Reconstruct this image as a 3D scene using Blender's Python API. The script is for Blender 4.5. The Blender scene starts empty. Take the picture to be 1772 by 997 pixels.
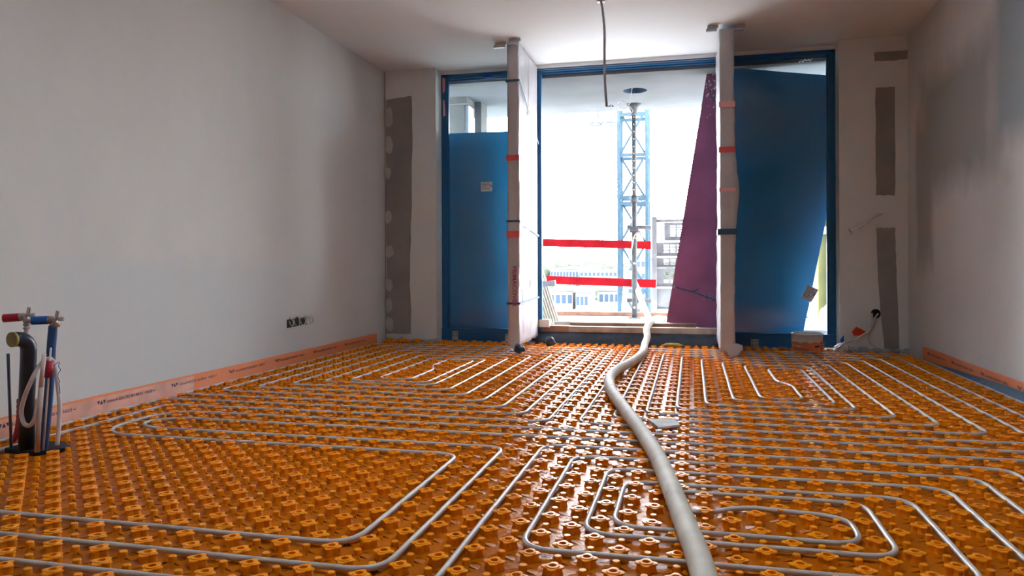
import bpy, math, random
from mathutils import Vector, Matrix, noise
random.seed(7)
S = bpy.context.scene
COL = S.collection
R = math.radians

# ------------------------------------------------------------------ camera
F_PX, YAW, V0, ROLL = 1294.47, R(13.502), 455.685, R(-0.2254)
P = 0.075                                   # stud grid of the heating panel
ZC = 0.024 + 10.017 * P                     # camera height
cam_d = bpy.data.cameras.new('camera'); cam = bpy.data.objects.new('camera', cam_d); COL.objects.link(cam)
cam_d.sensor_width = 36.0; cam_d.lens = F_PX / 1772 * 36.0
cam_d.shift_y = -(498.5 - V0) / 1772
cam_d.clip_start = 0.05; cam_d.clip_end = 3000
cam.rotation_mode = 'QUATERNION'
cam.location = (0, 0, ZC)
cam.rotation_quaternion = (Matrix.Rotation(YAW, 4, 'Z') @ Matrix.Rotation(R(90), 4, 'X') @ Matrix.Rotation(ROLL, 4, 'Z')).to_quaternion()
S.camera = cam

# ------------------------------------------------------------------ world (bright overcast sky) and exposure
SKY = 22.0
W = bpy.data.worlds.new('overcast_sky'); S.world = W; W.use_nodes = True
bg = W.node_tree.nodes['Background']
bg.inputs[0].default_value = (0.90, 0.96, 1.04, 1); bg.inputs[1].default_value = SKY
S.view_settings.view_transform = 'Standard'; S.view_settings.look = 'None'
S.view_settings.exposure = 0.25; S.view_settings.gamma = 1.0
S.view_settings.use_curve_mapping = False

# ------------------------------------------------------------------ pixel helper: a point of the place on a given plane
_s, _c = math.sin(YAW), math.cos(YAW)
def ray(u, v):
    a, b = u - 886, v - V0
    cr, sr = math.cos(ROLL), math.sin(ROLL)
    a, b = a * cr + b * sr, -a * sr + b * cr
    r, z = a / F_PX, -b / F_PX
    return Vector((r * _c - _s, r * _s + _c, z))
def atY(u, v, Y):
    q = ray(u, v); return q * (Y / q.y) + Vector((0, 0, ZC))
def atX(u, v, X):
    q = ray(u, v); return q * (X / q.x) + Vector((0, 0, ZC))
def atZ(u, v, Z):
    q = ray(u, v); return q * ((Z - ZC) / q.z) + Vector((0, 0, ZC))
def proj(p):
    d = -p[0] * _s + p[1] * _c
    if d < 0.05: return (-9999, -9999)
    r = p[0] * _c + p[1] * _s
    a, b = F_PX * r / d, -F_PX * (p[2] - ZC) / d
    cr, sr = math.cos(ROLL), math.sin(ROLL)
    return 886 + a * cr - b * sr, V0 + a * sr + b * cr

# ------------------------------------------------------------------ materials
def mat(name, col, rough=0.6, metal=0.0, var=0.0, vscale=8.0, bump=0.0, bscale=40.0, spec=0.5, trans=0.0, col2=None, coat=0.0, sss=0.0):
    m = bpy.data.materials.new(name); m.use_nodes = True
    nt = m.node_tree; b = nt.nodes['Principled BSDF']
    b.inputs['Base Color'].default_value = (*col, 1); b.inputs['Roughness'].default_value = rough
    b.inputs['Metallic'].default_value = metal; b.inputs['Specular IOR Level'].default_value = spec
    b.inputs['Transmission Weight'].default_value = trans; b.inputs['Coat Weight'].default_value = coat
    if sss: b.inputs['Subsurface Weight'].default_value = sss
    tc = nt.nodes.new('ShaderNodeTexCoord')
    if var > 0:
        n = nt.nodes.new('ShaderNodeTexNoise'); n.inputs['Scale'].default_value = vscale; n.inputs['Detail'].default_value = 6
        nt.links.new(tc.outputs['Object'], n.inputs['Vector'])
        rp = nt.nodes.new('ShaderNodeValToRGB')
        c2 = col2 if col2 else tuple(x * (1 - var) for x in col)
        c1 = col if col2 else tuple(min(1, x * (1 + var * 0.5)) for x in col)
        rp.color_ramp.elements[0].position = 0.33; rp.color_ramp.elements[0].color = (*c2, 1)
        rp.color_ramp.elements[1].position = 0.67; rp.color_ramp.elements[1].color = (*c1, 1)
        nt.links.new(n.outputs['Fac'], rp.inputs['Fac']); nt.links.new(rp.outputs['Color'], b.inputs['Base Color'])
    if bump > 0:
        n2 = nt.nodes.new('ShaderNodeTexNoise'); n2.inputs['Scale'].default_value = bscale; n2.inputs['Detail'].default_value = 5
        nt.links.new(tc.outputs['Object'], n2.inputs['Vector'])
        bp = nt.nodes.new('ShaderNodeBump'); bp.inputs['Strength'].default_value = bump; bp.inputs['Distance'].default_value = 0.01
        nt.links.new(n2.outputs['Fac'], bp.inputs['Height']); nt.links.new(bp.outputs['Normal'], b.inputs['Normal'])
    return m
def wall_mat(name, base, patches=(), scale=1.1, amp=0.10, tint=(1, 1, 1)):
    """plaster: broad soft trowel clouds plus soft-edged patches (skim coats, a bluish light tint) with their own outline: (axis y/x centre, z centre, half w, half h, colour, axis)"""
    m = bpy.data.materials.new(name); m.use_nodes = True
    nt = m.node_tree; L = nt.links.new; b = nt.nodes['Principled BSDF']; b.inputs['Roughness'].default_value = 0.85
    b.inputs['Specular IOR Level'].default_value = 0.25
    tc = nt.nodes.new('ShaderNodeTexCoord'); mp = nt.nodes.new('ShaderNodeMapping'); mp.inputs['Scale'].default_value = (1, 1, 0.55)
    L(tc.outputs['Object'], mp.inputs['Vector'])
    n = nt.nodes.new('ShaderNodeTexNoise'); n.inputs['Scale'].default_value = scale; n.inputs['Detail'].default_value = 7; n.inputs['Roughness'].default_value = 0.55
    L(mp.outputs['Vector'], n.inputs['Vector'])
    rp = nt.nodes.new('ShaderNodeValToRGB')
    rp.color_ramp.elements[0].position = 0.36; rp.color_ramp.elements[0].color = (*[x * (1 - amp) for x in base], 1)
    rp.color_ramp.elements[1].position = 0.62; rp.color_ramp.elements[1].color = (*base, 1)
    L(n.outputs['Fac'], rp.inputs['Fac'])
    last = rp.outputs['Color']
    if patches:
        wn = nt.nodes.new('ShaderNodeTexNoise'); wn.inputs['Scale'].default_value = 5.0; wn.inputs['Detail'].default_value = 4
        L(mp.outputs['Vector'], wn.inputs['Vector'])
        sep = nt.nodes.new('ShaderNodeSeparateXYZ'); L(tc.outputs['Object'], sep.inputs[0])
        def math_(op, a, v=None, o=None):
            k = nt.nodes.new('ShaderNodeMath'); k.operation = op
            L(a, k.inputs[0])
            if o is not None: L(o, k.inputs[1])
            elif v is not None: k.inputs[1].default_value = v
            return k.outputs[0]
        wob = math_('MULTIPLY', math_('SUBTRACT', wn.outputs['Fac'], 0.5), 0.55)
        for (ax, cu, cz, hw, hh, colr, alpha, soft) in patches:
            du = math_('DIVIDE', math_('ABSOLUTE', math_('SUBTRACT', sep.outputs[ax], cu)), hw)
            dz = math_('DIVIDE', math_('ABSOLUTE', math_('SUBTRACT', sep.outputs[2], cz)), hh)
            mx = math_('ADD', math_('MAXIMUM', du, o=dz), o=wob)
            mr = nt.nodes.new('ShaderNodeMapRange'); mr.inputs['From Min'].default_value = 1 + soft; mr.inputs['From Max'].default_value = 1 - soft
            mr.inputs['To Min'].default_value = 0; mr.inputs['To Max'].default_value = alpha; L(mx, mr.inputs['Value'])
            mix = nt.nodes.new('ShaderNodeMix'); mix.data_type = 'RGBA'; L(mr.outputs[0], mix.inputs[0]); L(last, mix.inputs[6]); mix.inputs[7].default_value = (*colr, 1)
            last = mix.outputs[2]
    L(last, b.inputs['Base Color'])
    n2 = nt.nodes.new('ShaderNodeTexNoise'); n2.inputs['Scale'].default_value = 9; n2.inputs['Detail'].default_value = 8
    L(tc.outputs['Object'], n2.inputs['Vector'])
    bp = nt.nodes.new('ShaderNodeBump'); bp.inputs['Strength'].default_value = 0.12; bp.inputs['Distance'].default_value = 0.01
    L(n2.outputs['Fac'], bp.inputs['Height']); L(bp.outputs['Normal'], b.inputs['Normal'])
    return m

M = {}
PL = (0.60, 0.59, 0.575)
M['wall_left'] = wall_mat('plaster_left', (0.70, 0.715, 0.695), [(1, 4.1, 0.42, 1.15, 0.36, (0.60, 0.655, 0.675), 0.7, 0.18)], amp=0.09)  # low bluish patch: window light painted into the plaster colour
M['wall_right'] = wall_mat('plaster_right', (0.71, 0.74, 0.74), [(1, 5.75, 1.75, 0.75, 0.42, (0.40, 0.425, 0.41), 1.0, 0.30), (1, 4.75, 1.95, 0.28, 0.46, (0.36, 0.43, 0.465), 1.0, 0.25),
    (1, 6.45, 1.35, 0.2, 0.6, (0.40, 0.415, 0.39), 0.9, 0.25), (1, 4.1, 2.1, 0.3, 0.4, (0.38, 0.41, 0.44), 0.9, 0.25)], amp=0.10)
M['wall_back'] = wall_mat('plaster_back', (0.77, 0.81, 0.81), amp=0.06)
M['wall_front'] = wall_mat('plaster_front', (0.34, 0.36, 0.37))
M['ceiling'] = wall_mat('ceiling_plaster', (0.80, 0.84, 0.85), amp=0.04, scale=0.8)
M['concrete_floor'] = mat('screed', (0.25, 0.24, 0.23), 0.9, var=0.2)
M['patch'] = mat('grey_filler', (0.30, 0.285, 0.27), 0.9, var=0.12, vscale=5)
M['patch_light'] = mat('pale_filler', (0.50, 0.49, 0.475), 0.9, var=0.1, vscale=9)
M['orange'] = mat('orange_stud_plastic', (0.94, 0.345, 0.010), 0.24, var=0.10, vscale=2.2, spec=0.22)
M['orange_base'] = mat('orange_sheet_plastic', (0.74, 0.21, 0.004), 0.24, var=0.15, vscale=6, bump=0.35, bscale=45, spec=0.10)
M['pipe'] = mat('grey_heating_pipe', (0.52, 0.51, 0.48), 0.38, var=0.06, vscale=20, spec=0.4)
M['strip'] = mat('orange_foam_strip', (0.90, 0.26, 0.075), 0.5, var=0.25, vscale=7, col2=(0.85, 0.29, 0.13))
M['strip_pale'] = mat('pale_pink_strip', (0.82, 0.45, 0.35), 0.35, var=0.2, vscale=9)
M['print'] = mat('navy_print', (0.012, 0.012, 0.045), 0.6)
M['hose'] = mat('dirty_white_hose', (0.60, 0.565, 0.48), 0.62, var=0.45, vscale=7, col2=(0.44, 0.405, 0.335), bump=0.1, bscale=25, spec=0.2)
nt = M['hose'].node_tree; pb = nt.nodes['Principled BSDF']; src = pb.inputs['Base Color'].links[0].from_socket      # dark scuffs
sn = nt.nodes.new('ShaderNodeTexNoise'); sn.inputs['Scale'].default_value = 13; sn.inputs['Detail'].default_value = 5; nt.links.new(nt.nodes['Texture Coordinate'].outputs['Object'], sn.inputs['Vector'])
sr_ = nt.nodes.new('ShaderNodeValToRGB'); sr_.color_ramp.elements[0].position = .66; sr_.color_ramp.elements[1].position = .74; nt.links.new(sn.outputs['Fac'], sr_.inputs['Fac'])
sm = nt.nodes.new('ShaderNodeMix'); sm.data_type = 'RGBA'; nt.links.new(sr_.outputs['Color'], sm.inputs[0]); nt.links.new(src, sm.inputs[6]); sm.inputs[7].default_value = (.16, .15, .13, 1); nt.links.new(sm.outputs[2], pb.inputs['Base Color'])
M['frame'] = mat('blue_aluminium', (0.004, 0.11, 0.27), 0.4, var=0.1, vscale=3)
M['pane_blue_sheet'] = mat('pane_blue_sheet', (0.003, 0.22, 0.45), 0.4, var=0.22, vscale=1.3, spec=0.4)  # blue look of the window pane put into the sheet colour
M['purple'] = mat('purple_film_plywood', (0.27, 0.075, 0.165), 0.38, var=0.3, vscale=2.5)
M['stencil'] = mat('worn_stencil_paint', (0.30, 0.14, 0.20), 0.7)
M['wrap'] = mat('white_plastic_wrap', (0.50, 0.49, 0.51), 0.28, var=0.12, vscale=4, bump=0.9, bscale=9, spec=0.4)
M['tape'] = mat('red_tape', (0.78, 0.10, 0.10), 0.5)
M['tape_pale'] = mat('pale_red_tape', (0.80, 0.42, 0.42), 0.5)
M['strap'] = mat('dark_blue_strap', (0.012, 0.06, 0.13), 0.5)
M['print_pink'] = mat('magenta_print', (0.36, 0.03, 0.12), 0.5)
M['print_grey'] = mat('grey_print', (0.30, 0.30, 0.33), 0.6)
M['galv'] = mat('galvanised_steel', (0.45, 0.46, 0.47), 0.45, metal=0.6, var=0.2, vscale=14)
M['mast'] = mat('mast_steel', (0.030, 0.052, 0.070), 0.75, spec=0.02, var=0.2, vscale=10)
M['prop'] = mat('prop_steel', (0.12, 0.125, 0.125), 0.7, spec=0.05, var=0.3, vscale=14)
M['gate'] = mat('grey_sheet_steel', (0.13, 0.135, 0.14), 0.7, spec=0.05, var=0.2, vscale=8)
M['red_board'] = mat('red_painted_board', (0.40, 0.012, 0.018), 0.7, var=0.25, vscale=6, spec=0.05)
M['wood'] = mat('brown_timber', (0.30, 0.16, 0.10), 0.7, var=0.4, vscale=9)
M['wood_pale'] = mat('grey_weathered_timber', (0.40, 0.34, 0.29), 0.8, var=0.35, vscale=7)
M['lath'] = mat('pale_lath', (0.74, 0.68, 0.54), 0.7, var=0.2, vscale=8)
M['membrane'] = mat('blue_black_membrane', (0.03, 0.045, 0.07), 0.55, var=0.5, vscale=10, bump=0.4, bscale=20)
M['dust'] = mat('mortar_dust', (0.36, 0.36, 0.35), 0.95, var=0.3, vscale=14)
M['dust_pale'] = mat('pale_plaster_board', (0.66, 0.66, 0.64), 0.9, var=0.2, vscale=20)
M['concrete'] = mat('precast_concrete', (0.16, 0.16, 0.152), 0.85, var=0.2, vscale=4, bump=0.1, spec=0.05)
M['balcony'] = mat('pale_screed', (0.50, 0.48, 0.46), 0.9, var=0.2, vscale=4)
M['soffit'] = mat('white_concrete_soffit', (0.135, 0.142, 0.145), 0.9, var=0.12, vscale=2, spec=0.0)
M['dark_recess'] = mat('dark_recess', (0.03, 0.06, 0.10), 0.8)
M['black_pipe'] = mat('blue_black_plastic', (0.012, 0.017, 0.03), 0.35, var=0.2, vscale=30)
M['olive'] = mat('olive_cap', (0.22, 0.19, 0.035), 0.5)
M['tap_red'] = mat('red_sleeve', (0.36, 0.008, 0.035), 0.4)
M['tap_blue'] = mat('blue_sleeve', (0.008, 0.09, 0.36), 0.45)
M['blue_pipe'] = mat('blue_corrugated', (0.008, 0.075, 0.24), 0.4, var=0.2, vscale=20)
M['brass'] = mat('nickel_brass', (0.42, 0.37, 0.32), 0.32, metal=0.9)
M['clear_pipe'] = mat('grey_plastic_tube', (0.55, 0.55, 0.55), 0.3)
M['white_tube'] = mat('white_conduit', (0.66, 0.64, 0.62), 0.4, var=0.12, vscale=12)
M['beige_tube'] = mat('beige_conduit', (0.52, 0.43, 0.38), 0.5, var=0.2, vscale=10)
M['dark_rod'] = mat('dark_grey_rod', (0.10, 0.12, 0.15), 0.4)
M['foam'] = mat('black_foam', (0.015, 0.018, 0.025), 0.9, bump=0.3)
M['white_foam'] = mat('white_block', (0.75, 0.74, 0.68), 0.8, var=0.1)
M['yellow'] = mat('yellow_foam', (0.55, 0.42, 0.06), 0.8, var=0.3, vscale=30)
M['insul'] = mat('pale_yellow_insulation', (0.20, 0.18, 0.075), 0.9, var=0.2, vscale=3, spec=0.0)
M['post_white'] = mat('weathered_white_paint', (0.32, 0.32, 0.32), 0.8, spec=0.05)
M['white_plastic'] = mat('white_plastic', (0.8, 0.8, 0.8), 0.4)
M['red_card'] = mat('red_orange_card', (0.70, 0.045, 0.010), 0.5)
M['bucket'] = mat('milky_bucket', (0.66, 0.64, 0.63), 0.35, sss=0.0)
M['bucket_orange'] = mat('orange_bucket_label', (0.78, 0.22, 0.09), 0.4, var=0.15, vscale=10)
M['orange_bar'] = mat('orange_bar', (0.85, 0.16, 0.015), 0.45)
M['copper'] = mat('copper_wire', (0.5, 0.3, 0.18), 0.4, metal=0.7)
M['box_black'] = mat('black_socket_box', (0.012, 0.012, 0.014), 0.6)
M['paper'] = mat('paper_label', (0.82, 0.88, 0.94), 0.6)
M['rope'] = mat('rope', (0.42, 0.36, 0.28), 0.8)
M['bright_blue'] = mat('bright_blue_clip', (0.005, 0.10, 0.48), 0.45)
M['bwall'] = mat('pale_render', (0.13, 0.134, 0.134), 0.85, var=0.08, vscale=0.3, spec=0.0)
M['bwin'] = mat('blue_grey_glazing', (0.03, 0.045, 0.065), 0.6, spec=0.02)
M['ground'] = mat('pale_ground', (0.30, 0.30, 0.29), 0.95, var=0.15, vscale=0.05, spec=0.0)
M['tree'] = mat('tree_foliage', (0.056, 0.064, 0.048), 0.9, var=0.4, vscale=0.6, spec=0.0)
M['trunk'] = mat('tree_bark', (0.12, 0.09, 0.07), 0.9)
def sheen_mat(name, col, rough, ior, k, var, vscale, bump=0.0, bscale=45, tint=(1, .93, .87)):
    """moulded plastic: coloured diffuse under a thin gloss that grows towards grazing"""
    m = mat(name, col, 0.6, var=var, vscale=vscale, bump=bump, bscale=bscale, spec=0.0); nt = m.node_tree; L = nt.links.new
    p = nt.nodes['Principled BSDF']; out = nt.nodes['Material Output']
    gl = nt.nodes.new('ShaderNodeBsdfGlossy'); gl.inputs['Color'].default_value = (*tint, 1); gl.inputs['Roughness'].default_value = rough
    fr = nt.nodes.new('ShaderNodeFresnel'); fr.inputs['IOR'].default_value = ior
    mu = nt.nodes.new('ShaderNodeMath'); mu.operation = 'MULTIPLY'; mu.inputs[1].default_value = k; L(fr.outputs[0], mu.inputs[0])
    mx = nt.nodes.new('ShaderNodeMixShader'); L(mu.outputs[0], mx.inputs[0]); L(p.outputs[0], mx.inputs[1]); L(gl.outputs[0], mx.inputs[2]); L(mx.outputs[0], out.inputs['Surface'])
    if p.inputs['Normal'].links: L(p.inputs['Normal'].links[0].from_socket, gl.inputs['Normal'])
    return m
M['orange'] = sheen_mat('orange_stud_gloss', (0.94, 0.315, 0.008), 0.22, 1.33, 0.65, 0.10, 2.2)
M['orange_base'] = sheen_mat('orange_sheet_shaded', (0.46, 0.120, 0.002), 0.18, 1.28, 0.55, 0.15, 6, 0.35)  # darker than the studs: shade between them put into the colour
g = bpy.data.materials.new('window_glass'); g.use_nodes = True; nt = g.node_tree; nt.nodes.clear()
o_ = nt.nodes.new('ShaderNodeOutputMaterial'); tr = nt.nodes.new('ShaderNodeBsdfTransparent'); tr.inputs[0].default_value = (0.93, 0.97, 0.98, 1)
gl = nt.nodes.new('ShaderNodeBsdfGlossy'); gl.inputs['Roughness'].default_value = 0.06; mx = nt.nodes.new('ShaderNodeMixShader'); fr = nt.nodes.new('ShaderNodeFresnel'); fr.inputs[0].default_value = 1.5
nt.links.new(fr.outputs[0], mx.inputs[0]); nt.links.new(tr.outputs[0], mx.inputs[1]); nt.links.new(gl.outputs[0], mx.inputs[2]); nt.links.new(mx.outputs[0], o_.inputs[0])
M['glass'] = g

# ------------------------------------------------------------------ mesh builder
class MB:
    def __init__(self): self.v = []; self.f = []; self.smooth = []
    def add(self, vs, fs, smooth=False):
        n = len(self.v); self.v += [Vector(x) for x in vs]
        for q in fs: self.f.append([i + n for i in q]); self.smooth.append(smooth)
        return self
    def box(self, x0, x1, y0, y1, z0, z1):
        vs = [(x, y, z) for z in (z0, z1) for y in (y0, y1) for x in (x0, x1)]
        return self.add(vs, [(0, 2, 3, 1), (4, 5, 7, 6), (0, 1, 5, 4), (1, 3, 7, 5), (3, 2, 6, 7), (2, 0, 4, 6)])
    def obox(self, c, sx, sy, sz, rot=None):
        c = Vector(c); rot = rot or Matrix.Identity(3)
        vs = [c + rot @ Vector((x * sx / 2, y * sy / 2, z * sz / 2)) for z in (-1, 1) for y in (-1, 1) for x in (-1, 1)]
        return self.add(vs, [(0, 2, 3, 1), (4, 5, 7, 6), (0, 1, 5, 4), (1, 3, 7, 5), (3, 2, 6, 7), (2, 0, 4, 6)])
    def bar(self, a, b, w, h, up=(0, 0, 1)):
        a, b = Vector(a), Vector(b); d = (b - a); L = d.length; d = d / L
        up = Vector(up); s = d.cross(up)
        if s.length < 1e-4: s = d.cross(Vector((0, 1, 0)))
        s.normalize(); u = s.cross(d)
        return self.obox((a + b) / 2, L, w, h, Matrix((d, s, u)).transposed())
    def tube(self, pts, r, n=10, caps=True):
        pts = [Vector(p) for p in pts]; m = len(pts)
        rs = r if isinstance(r, (list, tuple)) else [r] * m
        vs = []; T = []
        for i in range(m):
            t = (pts[min(i + 1, m - 1)] - pts[max(i - 1, 0)]); T.append(t.normalized())
        ref = Vector((0, 0, 1)) if abs(T[0].z) < 0.9 else Vector((1, 0, 0))
        N = (ref - T[0] * ref.dot(T[0])).normalized()
        for i in range(m):
            N = (N - T[i] * N.dot(T[i])).normalized(); B = T[i].cross(N)
            for k in range(n):
                a = 2 * math.pi * k / n; vs.append(pts[i] + (N * math.cos(a) + B * math.sin(a)) * rs[i])
        fs = [(i * n + k, i * n + (k + 1) % n, (i + 1) * n + (k + 1) % n, (i + 1) * n + k) for i in range(m - 1) for k in range(n)]
        self.add(vs, fs, True)
        if caps:
            b0 = len(self.v) - m * n
            self.f.append([b0 + k for k in range(n)][::-1]); self.smooth.append(False)
            self.f.append([b0 + (m - 1) * n + k for k in range(n)]); self.smooth.append(False)
        return self
    def lathe(self, prof, n=24, c=(0, 0, 0), axis=None):
        c = Vector(c); rot = Matrix.Identity(3) if axis is None else Vector((0, 0, 1)).rotation_difference(Vector(axis)).to_matrix()
        vs = [c + rot @ Vector((r * math.cos(2 * math.pi * k / n), r * math.sin(2 * math.pi * k / n), z)) for r, z in prof for k in range(n)]
        m = len(prof)
        fs = [(i * n + k, i * n + (k + 1) % n, (i + 1) * n + (k + 1) % n, (i + 1) * n + k) for i in range(m - 1) for k in range(n)]
        return self.add(vs, fs, True)
    def plate(self, pts, nrm, th):
        """flat outline (list of points) given thickness along nrm"""
        pts = [Vector(p) for p in pts]; nrm = Vector(nrm).normalized() * th; n = len(pts)
        vs = pts + [p + nrm for p in pts]
        return self.add(vs, [list(range(n))[::-1], list(range(n, 2 * n))] + [(i, (i + 1) % n, n + (i + 1) % n, n + i) for i in range(n)])
    def build(self, name, material, parent=None, loc=None, kind=None, group=None):
        if loc is None:
            if parent is not None: off = parent_loc(parent)
            else:
                xs = [q.x for q in self.v]; ys = [q.y for q in self.v]; zs = [q.z for q in self.v]
                off = Vector(((min(xs) + max(xs)) / 2, (min(ys) + max(ys)) / 2, min(zs)))
        else: off = Vector(loc)
        me = bpy.data.meshes.new(name); me.from_pydata([tuple(q - off) for q in self.v], [], self.f)
        me.polygons.foreach_set('use_smooth', self.smooth); me.materials.append(M[material]); me.update()
        o = bpy.data.objects.new(name, me); COL.objects.link(o)
        if parent is not None:
            o.parent = parent; o.location = off - parent_loc(parent)
        else: o.location = off
        if kind: o['kind'] = kind
        return o
def parent_loc(o):
    l = Vector(o.location)
    while o.parent: o = o.parent; l = l + Vector(o.location)
    return l
def tag(o, label, cat, group=None):
    o['label'] = label; o['category'] = cat
    if group: o['group'] = group
    return o
def empty(name, loc, label=None, cat=None, group=None, kind=None):
    o = bpy.data.objects.new(name, None); COL.objects.link(o); o.location = loc; o.empty_display_size = 0.1
    if label: tag(o, label, cat, group)
    if kind: o['kind'] = kind
    return o
def struct(o): o['kind'] = 'structure'; return o
def smooth_path(pts, n=6):
    pts = [Vector(p) for p in pts]; out = []
    q = [pts[0] * 2 - pts[1]] + pts + [pts[-1] * 2 - pts[-2]]
    for i in range(1, len(q) - 2):
        for k in range(n):
            t = k / n; a, b, c, d = q[i - 1], q[i], q[i + 1], q[i + 2]
            out.append(0.5 * ((2 * b) + (c - a) * t + (2 * a - 5 * b + 4 * c - d) * t * t + (3 * b - a - 3 * c + d) * t ** 3))
    out.append(pts[-1]); return out
def text_mesh(name, body, size, origin, xdir, ydir, material, parent, width=None, depth=0.0005, bold=0.0):
    cu = bpy.data.curves.new('txt', 'FONT'); cu.body = body; cu.size = 1.0; cu.extrude = 0.0; cu.offset = bold; cu.resolution_u = 2
    t = bpy.data.objects.new('txt', cu); COL.objects.link(t); bpy.context.view_layer.update()
    me = bpy.data.meshes.new_from_object(t.evaluated_get(bpy.context.evaluated_depsgraph_get()))
    bpy.data.objects.remove(t)
    xs = [v.co.x for v in me.vertices]; x0, x1 = min(xs), max(xs)
    sx = size if width is None else width / (x1 - x0)
    X, Y = Vector(xdir).normalized(), Vector(ydir).normalized(); Nn = X.cross(Y); og = Vector(origin) - parent_loc(parent)
    for v in me.vertices: v.co = og + X * ((v.co.x - x0) * sx) + Y * (v.co.y * size) + Nn * depth
    me.materials.clear(); me.materials.append(M[material])
    o = bpy.data.objects.new(name, me); COL.objects.link(o); o.parent = parent
    return o

# ================================================================== THE ROOM
XL, XR, YB, YR, ZT = -2.95, 1.774, 6.90, -1.6, 2.68
OX0, OX1, YF = -2.414, 1.235, 7.07            # window opening, frame face
struct(MB().box(XL - .2, XR + .2, YR - .2, 7.30, -0.20, -0.04).build('floor', 'concrete_floor'))
# ceiling slab with an added, unseen opening that lets daylight onto the floor
KX0, KX1, KY0, KY1 = -0.95, -0.20, 2.0, 2.65
b = MB(); b.box(XL - .2, KX0, YR - .2, 7.22, ZT, ZT + .2); b.box(KX1, XR + .2, YR - .2, 7.22, ZT, ZT + .2); b.box(KX0, KX1, YR - .2, KY0, ZT, ZT + .2); b.box(KX0, KX1, KY1, 7.22, ZT, ZT + .2)
struct(b.build('ceiling', 'ceiling', loc=(0, 0, 0)))
wl = struct(MB().box(XL - .2, XL, YR, 7.22, -0.2, ZT).build('wall_left', 'wall_left', loc=(0, 0, 0)))
wr = struct(MB().box(XR, XR + .2, YR, 7.22, -0.2, ZT).build('wall_right', 'wall_right', loc=(0, 0, 0)))
wb = struct(MB().box(XL + .012, OX0, YB, 7.22, -0.2, ZT).build('wall_back_left', 'wall_back', loc=(0, 0, 0)))
wb2 = struct(MB().box(OX1, XR, YB, 7.22, -0.2, ZT).build('wall_back_right', 'wall_back', loc=(0, 0, 0)))
struct(MB().box(XL, XL + .012, YB + .02, 7.2, -0.04, ZT).build('trim_1', 'dark_recess'))  # dark strip filling the gap; the gap's shade put into its colour
# wall behind the photographer
struct(MB().box(XL - .2, XR + .2, YR - .2, YR, -0.2, ZT).build('wall_front', 'wall_front', loc=(0, 0, 0)))

# filler patches on the piers, thin irregular coats on the plaster
def patch(name, corners, Y, material, parent, jag=0.006, seg=9, lift=0.0015):
    pts = []
    n = len(corners)
    for i in range(n):
        a, c = Vector(corners[i]), Vector(corners[(i + 1) % n])
        for k in range(seg):
            q = a.lerp(c, k / seg)
            pts.append((q.x + random.uniform(-jag, jag), Y - lift, q.y + random.uniform(-jag, jag)))
    return MB().plate(pts, (0, 1, 0), lift).build(name, material, parent)
def rectpx(u0, v0, u1, v1, Y, d=0):
    a, c = atY(u0, v0, Y), atY(u1, v1, Y); return [(a.x, a.z), (c.x, a.z - d), (c.x + d, c.z), (a.x, c.z)]
q = [atY(u, v, YB) for u, v in ((669, 172), (713, 166), (713, 330), (709, 480), (712, 578), (668, 578))]
patch('filler_patch', [(a.x, a.z) for a in q], YB, 'patch', wb, 0.006, 7)
for (u, v, w, h) in ((673, 203, 14, 34), (673, 250, 13, 32), (671, 300, 12, 20), (672, 375, 13, 24), (674, 436, 15, 20), (673, 493, 13, 22), (673, 530, 13, 24), (674, 562, 13, 24)):
    a = atY(u, v, YB); pts = []
    for k in range(14):
        t = 2 * math.pi * k / 14; rr = random.uniform(.85, 1.15)
        pts.append((a.x + math.cos(t) * w * .0031 * rr, YB - .003, a.z + math.sin(t) * h * .0029 * rr))
    MB().plate(pts, (0, 1, 0), .0014).build('filler_dab', 'patch_light', wb)
for r_ in ((1513, 91, 1571, 103), (1515, 152, 1549, 338)): patch('filler_patch', rectpx(*r_, YB), YB, 'patch', wb2, .004, 8)
q = [atY(u, v, YB) for u, v in ((1516, 395), (1549, 394), (1552, 480), (1557, 604), (1530, 604), (1522, 520))]
patch('filler_patch', [(a.x, a.z) for a in q], YB, 'patch', wb2, .004, 7)
# mortar skirt where the piers meet the panel
for (x0, x1, w_) in ((XL + .02, OX0 + .02, wb), (OX1 - .03, XR, wb2)):
    n = 16; b = MB()
    for k in range(n):
        xa, xb = x0 + (x1 - x0) * k / n, x0 + (x1 - x0) * (k + 1) / n; h = random.uniform(.03, .055); d_ = random.uniform(.03, .06)
        b.add([(xa, YB, -.04), (xb, YB, -.04), (xb, YB, h), (xa, YB, h), (xa, YB - d_, -.04), (xb, YB - d_, -.04), (xb, YB - d_ * .6, h * .5), (xa, YB - d_ * .6, h * .5)],
              [(4, 5, 6, 7), (7, 6, 2, 3), (0, 4, 7, 3), (1, 2, 6, 5)])
    b.build('mortar_skirt', 'dust', w_)

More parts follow.
